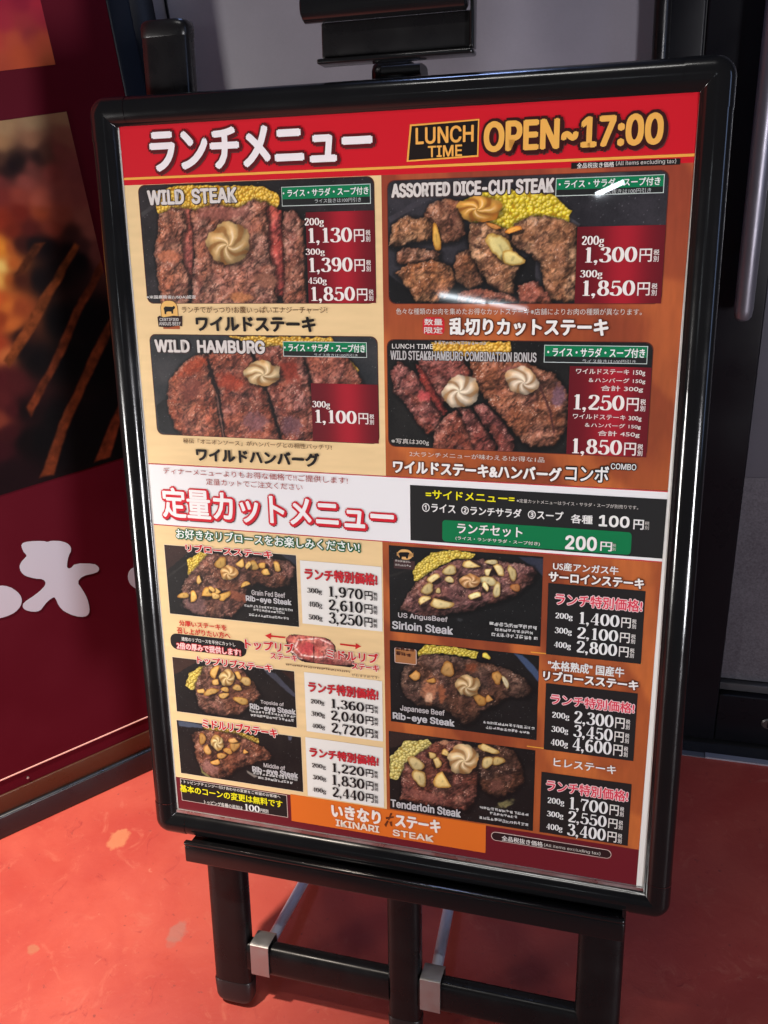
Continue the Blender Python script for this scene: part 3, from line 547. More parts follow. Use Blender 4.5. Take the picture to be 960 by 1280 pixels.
# ------------------------------------------------------------------ menu poster
LAYOUT = [
    ('part', 'header_band', -294.6, 810.275, 291.5, 869.86, (206, 18, 36), 0.3, 0, 'red header band with the lunch menu title and hours', None),
    ('text', 'ランチメニュー', -259.52, 822.88, 249.48, 40.37, 'title'),
    ('poly', 'badge_edge', [(28.11, 855.84), (96.91, 857.59), (96.32, 823.53), (24.32, 821.73)], (244, 172, 74), 0.7),
    ('poly', 'badge', [(29.82, 854.2), (95.6, 856.14), (94.96, 825.14), (26.43, 823.24)], (26, 16, 14), 0.9),
    ('text', 'LUNCH', 33.86, 837.23, 57.95, 15.31, 'gold_bold'),
    ('text', 'TIME', 46.27, 824.88, 34.2, 10.37, 'gold_bold'),
    ('text', 'OPEN~17:00', 101.31, 827.32, 166.21, 27.02, 'gold_title'),
    ('sub', 'gold_line', -294.6, 815.72, 291.5, 818.12, (244, 172, 74), 0.6, 0, None, None),
    ('sub', 'note_strip', 185.39, 809.06, 283.77, 814.42, (28, 22, 22), 0.9, 0, None, None),
    ('text', '全品税抜き価格', 190.69, 809.16, 34.23, 4.86, 'white_b2'),
    ('text', '(All items excluding tax)', 226.48, 809.5, 53.65, 4.8, 'white_thin2'),
    ('part', 'left_background', -294.6, 500.66, -2.22, 810.275, (240, 206, 150), 0.3, 0, 'beige printed ground on the left half', 'beige'),
    ('part', 'right_background', -2.22, 500.66, 291.5, 810.275, (172, 84, 42), 0.3, 0, 'orange brown printed ground on the right half', 'brown'),
    ('part', 'left_background', -294.6, 81.865, -7.65, 424.565, (240, 206, 150), 0.3, 0, 'beige printed ground of the lower left part', 'beige'),
    ('part', 'right_background', -7.65, 81.865, 291.5, 424.565, (172, 84, 42), 0.3, 0, 'orange brown printed ground of the lower right part', 'brown'),
    ('part', 'footer_band', -294.6, 34.5, 291.5, 81.865, (106, 20, 32), 0.3, 0, 'dark red footer band', None),
    ('photo', 'dish_photo', -277.32, 685.17, -10.15, 809.22, 7, 'photo of a sliced steak with butter on a hot plate', [('fill', [(-285.8, 821.29), (28.57, 809.85), (27.36, 661.18), (-302.44, 658.92)], (38, 36, 38), (70, 62, 66), 14), ('fill', [(-276.28, 781.3), (-257.27, 792.16), (-255.84, 788.35), (-274.4, 777.43)], (90, 88, 88), (70, 62, 66), 14), ('corn', [(-258.38, 792.2), (-256.22, 803.42), (-224.97, 807.99), (-158.69, 805.78), (-129.58, 803.9), (-113.53, 795.26), (-113.99, 786.22), (-121.78, 775.48), (-160.09, 783.84), (-227.15, 781.91), (-256.09, 780.78)], 9, (250, 190, 50)), ('meat', [(-229.03, 785.72), (-216.06, 783.5), (-212.05, 751.29), (-220.62, 699.17), (-236.35, 699.23), (-234.76, 757.44)], (188, 84, 80), (222, 128, 116), (130, 46, 50), 0.7), ('meat', [(-130.43, 788.51), (-110.23, 778.84), (-106.07, 736.38), (-106.11, 691.1), (-127.28, 691.13), (-129.12, 755.37)], (180, 58, 58), (208, 98, 90), (120, 34, 38), 0.7), ('meat', [(-255.15, 778.86), (-237.84, 785.96), (-224.49, 782.22), (-223.07, 764.82), (-228.59, 751.59), (-228.8, 730.43), (-223.83, 714.84), (-226.71, 679.42), (-260.87, 679.37), (-261.75, 707.26), (-264.16, 742.55), (-258.66, 757.91)], (150, 86, 68), (192, 134, 112), (96, 46, 42), 1.0), ('meat', [(-216.65, 781.64), (-189.69, 787.99), (-160.09, 783.84), (-142.77, 791.6), (-127.99, 787.53), (-126.86, 770.1), (-127.82, 736.7), (-121.36, 723.46), (-121.5, 679.57), (-224.46, 679.43), (-220.0, 707.01), (-215.77, 732.2), (-215.55, 757.07)], (150, 88, 72), (192, 138, 122), (96, 48, 46), 1.0), ('meat', [(-108.98, 779.17), (-95.88, 778.46), (-87.17, 767.34), (-86.82, 726.81), (-87.74, 679.62), (-115.12, 679.58), (-110.46, 710.14), (-111.07, 736.45), (-111.04, 762.39)], (146, 82, 66), (186, 128, 112), (92, 44, 42), 1.0), ('blob', (-246.73, 735.51), [0.05843, -0.01717, -0.02208, -0.13144], (206, 120, 84)), ('blob', (-163.86, 691.2), [0.066, -0.00419, -0.00034, -0.17151], (205, 130, 80)), ('blob', (-131.63, 709.33), [0.0588, -0.00894, -0.00983, -0.11546], (150, 98, 78)), ('blob', (-179.61, 778.81), [0.03359, -0.00235, -0.00348, -0.13417], (150, 88, 78)), ('butter', (-174.65, 747.79), [0.03959, -0.00268, -0.00076, -0.04383], (222, 180, 118))]),
    ('text', 'WILD  STEAK', -266.73, 788.86, 106.13, 15.39, 'dish'),
    ('text', '※米国農務省(USDA)認定', -277.86, 689.43, 61.42, 4.26, 'white_b2'),
    ('part', 'price_panel', -84.49, 685.17, -9.82, 776.95, (120, 18, 30), 0.9, 0, 'dark red price panel over the steak photo', 'redgrad'),
    ('serif', '200g', -85.65, 763.98, 21.3, 7.18, 'cream'),
    ('serif', '1,130', -81.8, 746.64, 47.7, 14.44, 'cream'),
    ('text', '円', -32.06, 746.64, 11.24, 12.42, 'cream_thin'),
    ('text', '税\n別', -19.45, 746.64, 5.11, 11.55, 'cream_thin'),
    ('serif', '300g', -85.82, 734.59, 21.45, 6.12, 'cream'),
    ('serif', '1,390', -82.21, 717.14, 47.92, 14.22, 'cream'),
    ('text', '円', -32.23, 717.14, 11.3, 12.23, 'cream_thin'),
    ('text', '税\n別', -19.57, 717.14, 5.13, 11.38, 'cream_thin'),
    ('serif', '450g', -84.14, 705.05, 20.95, 6.46, 'cream'),
    ('serif', '1,850', -81.03, 687.6, 48.64, 14.22, 'cream'),
    ('text', '円', -30.31, 687.6, 11.46, 12.23, 'cream_thin'),
    ('text', '税\n別', -17.46, 687.6, 5.21, 11.38, 'cream_thin'),
    ('part', 'set_banner', -110.29, 783.51, -13.4, 802.69, (205, 215, 210), 1.0, 0, None, None),
    ('sub', 'green_strip', -109.59, 790.41, -14.1, 801.99, (0, 122, 76), 1.2, 0, None, None),
    ('sub', 'black_strip', -109.59, 784.21, -14.1, 790.41, (32, 34, 34), 1.2, 0, None, None),
    ('text', '・ライス・サラダ・スープ付き', -108.67, 792.5, 93.22, 7.56, 'banner'),
    ('text', 'ライス抜きは100円引き', -73.54, 785.7, 50.01, 4.22, 'banner_small'),
    ('part', 'maker_badge', -264.27, 656.26, -236.87, 688.26, (236, 178, 96), 0.6, 9, 'tan emblem with a black bull above two ribbon words', 'emblem'),
    ('poly', 'bull', [(-257.91, 679.74), (-255.88, 681.49), (-246.57, 681.07), (-245.23, 682.15), (-243.8, 681.5), (-243.45, 679.76), (-245.3, 678.45), (-246.15, 677.36), (-246.47, 673.65), (-248.46, 673.64), (-248.52, 675.83), (-252.49, 676.03), (-254.8, 675.37), (-255.27, 672.96), (-257.23, 673.39), (-257.23, 676.24)], (20, 16, 16), 1.0),
    ('poly', 'ribbon', [(-266.6, 669.84), (-263.69, 671.4), (-258.82, 669.66), (-246.16, 671.46), (-238.75, 670.83), (-235.24, 671.28), (-236.46, 659.67), (-240.87, 660.52), (-253.55, 658.45), (-266.07, 659.24)], (48, 24, 22), 1.0),
    ('text', 'CERTIFIED', -263.63, 665.62, 23.85, 3.31, 'white_b2'),
    ('text', 'ANGUS BEEF', -264.72, 660.78, 27.04, 3.76, 'white_b2'),
    ('part', 'dish_caption', -236.82, 652.73, -236.42, 652.4, None, 0.5, 0, None, None),
    ('text', 'ランチでがっつり!お腹いっぱいエナジーチャージ!', -235.01, 674.36, 171.43, 7.17, 'brown_thin'),
    ('text', 'ワイルドステーキ', -219.25, 654.78, 142.08, 16.06, 'black_bold'),
    ('photo', 'dish_photo', 4.3, 684.77, 274.45, 804.53, 7, 'photo of diced beef pieces with corn and a garlic slice', [('fill', [(-5.94, 823.66), (327.32, 810.34), (340.66, 645.92), (-9.32, 641.57)], (46, 44, 50), (80, 76, 84), 30), ('fill', [(4.52, 769.72), (67.18, 802.73), (71.55, 798.56), (6.72, 764.43)], (92, 92, 104), (70, 62, 66), 14), ('fill', [(3.68, 714.48), (40.3, 686.17), (71.97, 707.53), (154.11, 731.68), (155.18, 694.49), (3.11, 677.38)], (20, 20, 22), (30, 30, 32), 14), ('fill', [(139.98, 788.35), (194.85, 755.14), (195.7, 759.09), (141.97, 792.25)], (110, 108, 116), (120, 110, 116), 14), ('corn', [(78.17, 782.18), (99.69, 790.61), (139.88, 792.32), (171.17, 785.42), (186.03, 771.2), (186.49, 759.3), (153.27, 761.06), (132.35, 754.46), (93.6, 759.37)], 10, (248, 214, 40)), ('meat', [(40.67, 768.83), (47.4, 781.02), (62.85, 786.29), (78.16, 783.19), (81.51, 771.92), (84.95, 751.33), (74.01, 745.32), (59.6, 743.49), (52.91, 751.96), (45.12, 762.51)], (132, 80, 58), (182, 126, 98), (70, 38, 32), 0.9), ('meat', [(5.38, 750.78), (8.99, 763.33), (22.7, 770.31), (45.13, 767.69), (51.8, 760.29), (49.55, 745.76), (27.0, 745.11), (13.26, 740.05), (5.25, 742.31)], (154, 108, 76), (196, 152, 114), (70, 40, 30), 0.9), ('meat', [(13.21, 735.8), (24.69, 740.93), (58.49, 735.13), (57.38, 726.73), (26.81, 722.84), (13.07, 725.14)], (130, 84, 66), (170, 120, 96), (70, 40, 30), 0.9), ('meat', [(10.64, 715.5), (26.83, 724.98), (51.76, 727.86), (69.68, 722.37), (76.44, 707.5), (67.55, 692.61), (56.26, 685.08), (33.41, 686.17), (22.04, 703.55)], (150, 92, 58), (192, 134, 90), (70, 40, 30), 0.9), ('meat', [(71.9, 722.34), (77.38, 734.86), (89.47, 736.76), (98.4, 722.05), (101.9, 705.23), (89.86, 696.81), (76.45, 705.38)], (124, 78, 54), (170, 120, 88), (60, 34, 30), 0.9), ('meat', [(88.14, 761.54), (104.35, 764.22), (123.79, 756.67), (132.67, 740.19), (141.6, 723.63), (133.41, 707.12), (133.7, 694.56), (120.67, 694.59), (105.17, 707.31), (91.75, 728.4), (86.1, 745.11)], (150, 98, 66), (198, 150, 112), (70, 38, 32), 0.9), ('meat', [(130.31, 750.43), (132.19, 761.55), (153.07, 768.08), (171.85, 765.62), (193.74, 757.15), (195.58, 686.1), (168.21, 686.11), (163.57, 698.63), (158.58, 723.44), (145.59, 733.85), (132.67, 740.19)], (138, 94, 66), (190, 144, 108), (64, 36, 30), 0.9), ('meat', [(76.51, 694.72), (96.47, 699.97), (125.03, 694.58), (142.53, 686.12), (76.58, 684.0)], (140, 70, 58), (190, 130, 110), (70, 38, 32), 0.8), ('meat', [(137.82, 702.92), (154.82, 706.98), (167.94, 694.45), (172.52, 684.02), (138.27, 684.02)], (130, 66, 54), (180, 110, 96), (70, 38, 32), 0.8), ('butter', (97.74, 775.55), [0.04448, 0.00053, -0.00212, -0.07939], (232, 168, 74)), ('chip', (54.69, 748.8), [0.22306, 0.03332, 0.00907, -0.08163], (234, 170, 60)), ('chip', (119.85, 738.35), [0.0866, 0.04935, 0.02703, -0.05443], (244, 222, 142)), ('chip', (131.88, 727.88), [0.07869, -0.01574, -0.03434, -0.15842], (240, 214, 130)), ('chip', (132.35, 754.46), [0.10711, 0.01219, 0.01912, -0.30552], (236, 160, 70)), ('chip', (111.97, 758.96), [0.11611, -0.05583, -0.2062, -0.44729], (230, 150, 70))]),
    ('text', 'ASSORTED DICE-CUT STEAK', 8.34, 788.38, 161.95, 13.3, 'dish'),
    ('part', 'price_panel', 193.45, 684.77, 274.77, 756.52, (120, 18, 30), 0.9, 0, 'dark red price panel over the diced steak photo', 'redgrad'),
    ('serif', '200g', 198.03, 739.72, 21.16, 8.21, 'cream'),
    ('serif', '1,300', 201.98, 723.39, 48.34, 13.99, 'cream'),
    ('text', '円', 252.39, 723.39, 11.39, 12.03, 'cream_thin'),
    ('text', '税\n別', 265.17, 723.39, 5.18, 11.19, 'cream_thin'),
    ('serif', '300g', 197.64, 709.51, 21.4, 6.76, 'cream'),
    ('serif', '1,850', 201.0, 692.18, 49.09, 14.26, 'cream'),
    ('text', '円', 252.19, 692.18, 11.57, 12.26, 'cream_thin'),
    ('text', '税\n別', 265.17, 692.18, 5.26, 11.41, 'cream_thin'),
    ('part', 'set_banner', 171.47, 784.84, 270.89, 801.21, (205, 215, 210), 1.0, 0, None, None),
    ('sub', 'green_strip', 172.17, 790.73, 270.19, 800.51, (0, 122, 76), 1.2, 0, None, None),
    ('sub', 'black_strip', 172.17, 785.54, 270.19, 790.73, (32, 34, 34), 1.2, 0, None, None),
    ('text', '・ライス・サラダ・スープ付き', 174.37, 791.86, 93.03, 7.4, 'banner'),
    ('text', 'ライス抜きは100円引き', 209.81, 785.2, 49.73, 4.6, 'banner_small'),
    ('part', 'limited_badge', 40.03, 653.17, 63.13, 671.01, (212, 40, 48), 0.6, 5, 'small red badge beside the diced steak name', None),
    ('text', '数量', 41.81, 662.95, 19.51, 6.57, 'white_b2'),
    ('text', '限定', 41.77, 654.62, 19.56, 6.61, 'white_b2'),
    ('part', 'dish_caption', 68.16, 653.22, 68.52, 652.87, None, 0.5, 0, None, None),
    ('text', '色々な種類のお肉を集めたお得なカットステーキ※店舗によりお肉の種類が異なります。', 11.89, 673.74, 245.83, 6.25, 'white_thin2'),
    ('text', '乱切りカットステーキ', 68.16, 653.27, 159.05, 17.23, 'white_bold'),
    ('photo', 'dish_photo', -278.64, 536.21, -9.47, 650.25, 7, 'photo of a glossy sliced hamburg steak with butter', [('fill', [(-280.6, 653.13), (-8.52, 655.43), (-10.94, 523.77), (-294.29, 510.66)], (50, 54, 58), (84, 82, 84), 20), ('fill', [(-277.34, 570.26), (-262.89, 579.56), (-251.94, 535.29), (-276.51, 538.84)], (22, 24, 26), (60, 60, 64), 8), ('corn', [(-180.94, 649.81), (-59.93, 648.95), (-30.66, 614.89), (-35.13, 608.67), (-60.8, 622.5), (-131.5, 633.75)], 9, (240, 180, 50)), ('fill', [(-247.96, 610.56), (-210.42, 630.51), (-73.44, 636.61), (-34.97, 614.81), (-37.23, 526.84), (-231.16, 518.11)], (64, 26, 26), (84, 34, 32), 20), ('meat', [(-95.68, 632.2), (-73.26, 641.51), (-45.27, 632.95), (-26.64, 602.71), (-28.6, 518.66), (-77.86, 516.32), (-80.44, 567.81), (-85.67, 605.49)], (138, 66, 54), (178, 110, 96), (80, 36, 38), 1.0), ('meat', [(-153.16, 633.44), (-131.17, 639.97), (-95.51, 636.31), (-87.82, 607.52), (-82.69, 567.74), (-82.41, 516.1), (-119.21, 514.35), (-124.66, 544.75), (-134.31, 581.05), (-144.05, 612.63)], (132, 62, 52), (176, 112, 104), (76, 36, 40), 1.0), ('meat', [(-208.08, 630.12), (-186.51, 636.34), (-156.46, 635.9), (-144.41, 606.29), (-134.76, 572.47), (-123.0, 531.75), (-121.54, 514.24), (-187.9, 511.09), (-193.59, 550.9), (-194.73, 585.82), (-202.37, 611.47)], (140, 64, 50), (182, 112, 98), (80, 36, 38), 1.0), ('meat', [(-262.69, 581.77), (-257.44, 599.47), (-242.56, 617.14), (-222.43, 628.63), (-211.73, 628.79), (-206.24, 607.1), (-199.64, 583.51), (-197.52, 559.56), (-195.16, 510.75), (-229.41, 509.12), (-242.41, 531.17), (-256.13, 544.13), (-262.1, 566.28)], (146, 66, 46), (184, 110, 86), (84, 38, 36), 1.0), ('slit', [(-199.64, 583.51), (-197.05, 559.58), (-194.1, 533.17)], 8, (190, 130, 112)), ('blob', (-227.08, 615.28), [0.03998, 0.02281, 0.05396, -0.10472], (170, 66, 38)), ('blob', (-182.02, 599.06), [0.05064, -0.02334, -0.02696, -0.08542], (166, 58, 36)), ('blob', (-109.95, 613.31), [0.07431, -0.00349, 0.0016, -0.07963], (150, 54, 40)), ('blob', (-154.34, 554.52), [0.06133, -0.00359, 0.00271, -0.07626], (128, 86, 92)), ('blob', (-110.54, 551.78), [0.07317, -0.00338, 0.00287, -0.07706], (112, 78, 88)), ('blob', (-232.79, 589.16), [0.05936, -0.00482, 0.00194, -0.07609], (120, 60, 50)), ('butter', (-143.08, 609.49), [0.04477, -0.00253, 0.00147, -0.07156], (232, 200, 148))]),
    ('text', 'WILD  HAMBURG', -272.67, 630.84, 135.2, 14.19, 'dish'),
    ('part', 'price_panel', -85.59, 536.21, -9.47, 600.05, (120, 18, 30), 0.9, 0, 'dark red price panel over the hamburg photo', 'redgrad'),
    ('serif', '300g', -84.69, 573.86, 20.77, 6.98, 'cream'),
    ('serif', '1,100', -81.5, 557.04, 47.65, 14.05, 'cream'),
    ('text', '円', -31.81, 557.04, 11.23, 12.08, 'cream_thin'),
    ('text', '税\n別', -19.22, 557.04, 5.11, 11.24, 'cream_thin'),
    ('part', 'set_banner', -116.3, 628.45, -20.91, 644.68, (205, 215, 210), 1.0, 0, None, None),
    ('sub', 'green_strip', -115.6, 634.29, -21.61, 643.98, (0, 122, 76), 1.2, 0, None, None),
    ('sub', 'black_strip', -115.6, 629.15, -21.61, 634.29, (32, 34, 34), 1.2, 0, None, None),
    ('text', '・ライス・サラダ・スープ付き', -114.89, 633.84, 92.26, 8.58, 'banner'),
    ('text', 'ライス抜きは100円引き', -80.31, 628.92, 49.28, 3.53, 'banner_small'),
    ('part', 'dish_caption', -233.56, 500.94, -233.18, 500.6, None, 0.5, 0, None, None),
    ('text', '秘伝「オニオンソース」がハンバーグとの相性バッチリ!', -245.92, 526.79, 182.34, 5.85, 'brown_thin'),
    ('text', 'ワイルドハンバーグ', -230.61, 506.53, 152.09, 15.99, 'black_bold'),
    ('photo', 'dish_photo', 1.64, 534.17, 269.99, 647.54, 7, 'photo of steak and hamburg slices with two butter swirls', [('fill', [(-8.4, 661.62), (333.27, 663.89), (346.41, 498.51), (-11.8, 477.14)], (24, 24, 24), (46, 44, 42), 20), ('corn', [(48.65, 645.71), (130.72, 646.64), (132.95, 637.66), (128.94, 634.59), (62.46, 629.48), (51.83, 635.49)], 9, (246, 180, 50)), ('meat', [(5.12, 615.96), (12.92, 625.55), (21.59, 620.47), (32.39, 612.32), (43.16, 599.97), (53.93, 579.15), (66.89, 568.95), (62.6, 553.84), (45.17, 548.85), (32.07, 563.46), (19.02, 582.35), (8.1, 592.72)], (128, 56, 50), (170, 104, 100), (60, 28, 30), 0.9), ('meat', [(30.31, 624.8), (43.23, 620.88), (56.09, 598.19), (66.87, 573.19), (62.58, 566.67), (49.61, 585.37), (36.69, 606.12)], (150, 44, 46), (180, 70, 66), (110, 30, 34), 0.5), ('meat', [(33.58, 628.6), (60.34, 629.86), (83.55, 629.42), (92.08, 613.57), (88.01, 599.0), (68.96, 590.14), (62.56, 579.41), (51.79, 600.18), (41.06, 616.67)], (134, 60, 56), (176, 108, 104), (70, 32, 34), 1.0), ('meat', [(51.73, 551.27), (62.58, 568.8), (75.44, 575.59), (86.19, 565.37), (99.28, 536.04), (97.34, 518.69), (51.69, 516.44)], (132, 60, 52), (174, 108, 98), (66, 30, 32), 1.0), ('meat', [(77.56, 577.77), (90.32, 578.17), (105.34, 559.72), (118.28, 541.14), (120.77, 519.84), (100.56, 518.84), (90.6, 548.52)], (126, 54, 50), (170, 100, 96), (64, 28, 32), 1.0), ('meat', [(92.41, 580.34), (104.99, 584.9), (121.98, 568.73), (137.03, 546.17), (137.61, 520.67), (121.83, 519.89), (118.21, 545.39), (103.17, 563.86)], (116, 50, 48), (160, 94, 92), (60, 28, 32), 1.0), ('meat', [(89.86, 625.84), (116.74, 630.36), (149.43, 625.88), (177.81, 615.38), (191.46, 595.57), (191.62, 564.98), (184.18, 548.13), (176.29, 541.53), (155.9, 537.48), (143.26, 546.43), (126.19, 566.78), (109.18, 585.02), (94.26, 605.37)], (132, 76, 54), (178, 118, 94), (70, 36, 34), 1.0), ('slit', [(162.18, 602.91), (173.03, 578.73), (177.83, 556.19)], 9, (80, 44, 42)), ('blob', (180.58, 593.25), [0.12519, 0.00441, 0.00225, -0.08175], (112, 84, 104)), ('blob', (133.37, 618.51), [0.08194, 0.00161, 0.00484, -0.24621], (150, 90, 84)), ('blob', (40.95, 589.36), [0.10145, -0.05949, -0.07269, -0.13562], (214, 80, 84)), ('butter', (80.65, 594.64), [0.0495, 0.01393, 0.01636, -0.05615], (238, 214, 182)), ('butter', (144.21, 608.18), [0.05572, -0.01345, -0.01703, -0.06991], (240, 214, 182))]),
    ('text', 'LUNCH TIME', 7.05, 638.7, 44.39, 4.93, 'white_b2'),
    ('marks', '', 52.8, 643.24, 52.69, 4.22, 'grey_marks'),
    ('text', 'WILD STEAK&HAMBURG COMBINATION BONUS', 5.15, 626.98, 152.86, 9.59, 'dish_thin'),
    ('text', '※写真は300g', 4.92, 536.42, 41.53, 6.61, 'white_thin2'),
    ('part', 'price_panel', 191.18, 534.17, 269.99, 623.64, (110, 18, 28), 0.9, 0, 'dark red price panel over the combination photo', 'redgrad'),
    ('text', 'ワイルドステーキ 150g', 197.74, 615.18, 66.57, 6.3, 'cream_b'),
    ('text', '＆ハンバーグ 150g', 210.49, 607.35, 54.3, 5.36, 'cream_b'),
    ('text', '合計 300g', 222.61, 599.0, 40.57, 6.31, 'cream_b'),
    ('serif', '1,250', 196.94, 580.62, 49.21, 15.07, 'cream'),
    ('text', '円', 248.26, 580.62, 11.6, 12.96, 'cream_thin'),
    ('text', '税\n別', 261.26, 580.62, 5.27, 12.06, 'cream_thin'),
    ('text', 'ワイルドステーキ 300g', 196.4, 569.98, 66.93, 6.15, 'cream_b'),
    ('text', '＆ハンバーグ 150g', 208.69, 562.16, 54.5, 5.18, 'cream_b'),
    ('text', '合計 450g', 221.61, 553.68, 40.86, 6.16, 'cream_b'),
    ('serif', '1,850', 197.13, 535.52, 49.0, 15.13, 'cream'),
    ('text', '円', 248.23, 535.52, 11.55, 13.01, 'cream_thin'),
    ('text', '税\n別', 261.18, 535.52, 5.25, 12.1, 'cream_thin'),
    ('part', 'set_banner', 165.39, 626.87, 265.41, 644.29, (205, 215, 210), 1.0, 0, None, None),
    ('sub', 'green_strip', 166.09, 633.14, 264.71, 643.59, (0, 122, 76), 1.2, 0, None, None),
    ('sub', 'black_strip', 166.09, 627.57, 264.71, 633.14, (32, 34, 34), 1.2, 0, None, None),
    ('text', '・ライス・サラダ・スープ付き', 168.59, 632.83, 94.37, 9.12, 'banner'),
    ('text', 'ライス抜きは100円引き', 203.47, 626.84, 51.19, 4.06, 'banner_small'),
    ('part', 'dish_caption', 62.81, 492.73, 63.16, 492.36, None, 0.5, 0, None, None),
    ('text', '2大ランチメニューが味わえる!お得な1品', 24.99, 524.06, 144.16, 5.58, 'white_thin2'),
    ('text', 'ワイルドステーキ&ハンバーグ', 6.25, 504.62, 181.07, 14.84, 'white_bold'),
    ('text', 'コンボ', 191.19, 506.04, 43.66, 17.08, 'combo'),
    ('text', 'COMBO', 236.13, 520.54, 25.04, 6.25, 'combo_s'),
    ('part', 'white_band', -294.6, 425.765, 291.5, 499.46, (238, 236, 236), 0.45, 0, 'white band across the middle of the poster', None),
    ('sub', 'red_line', -294.6, 499.46, 291.5, 500.46, (200, 40, 50), 0.6, 0, None, None),
    ('sub', 'red_line', -294.6, 424.76, 291.5, 425.76, (200, 40, 50), 0.6, 0, None, None),
    ('text', 'ディナーメニューよりもお得な価格で!!ご提供します!', -275.02, 489.11, 228.98, 7.67, 'red_thin'),
    ('text', '定量カットでご注文ください', -220.03, 478.6, 119.99, 7.61, 'red_thin'),
    ('text', '定量カットメニュー', -280.08, 435.84, 286.69, 36.86, 'red_outline'),
    ('part', 'side_menu_panel', 25.07, 428.91, 292.51, 492.0, (32, 32, 32), 0.7, 0, 'black panel with the side dishes and their price', None),
    ('text', '=サイドメニュー=', 42.76, 478.23, 96.53, 9.59, 'yellow_b'),
    ('text', '※定量カットメニューはライス・サラダ・スープが別売りです。', 141.61, 479.7, 123.84, 4.15, 'white_thin2'),
    ('text', '①ライス', 38.78, 463.12, 37.05, 9.68, 'white_b'),
    ('text', '②ランチサラダ', 82.11, 462.8, 64.93, 9.93, 'white_b'),
    ('text', '③スープ', 153.76, 462.8, 37.04, 9.72, 'white_b'),
    ('text', '各種', 198.37, 461.02, 22.4, 9.61, 'white_b'),
    ('text', '100', 226.89, 459.52, 30.93, 12.25, 'white_bb'),
    ('text', '円', 261.59, 458.68, 10.39, 10.46, 'white_b'),
    ('text', '税\n別', 272.85, 459.09, 4.41, 8.75, 'white_thin2'),
    ('sub', 'green_box', 61.12, 430.49, 260.64, 454.95, (0, 118, 68), 1.0, 4, None, None),
    ('text', 'ランチセット', 77.72, 440.9, 70.85, 11.49, 'white_b'),
    ('text', '(ライス・ランチサラダ・スープ付き)', 75.99, 433.16, 91.31, 4.7, 'white_b2'),
    ('text', '200', 193.56, 432.08, 32.71, 15.34, 'white_bb'),
    ('text', '円', 229.75, 433.03, 11.94, 10.02, 'white_b'),
    ('text', '税\n別', 241.92, 434.01, 3.9, 7.58, 'white_thin2'),
    ('part', 'rib_roast_caption', -263.99, 407.03, -263.62, 406.67, None, 0.5, 0, 'white on green line of text above the lower photos', None),
    ('text', 'お好きなリブロースをお楽しみください!', -264.78, 410.25, 230.77, 12.37, 'green_outline'),
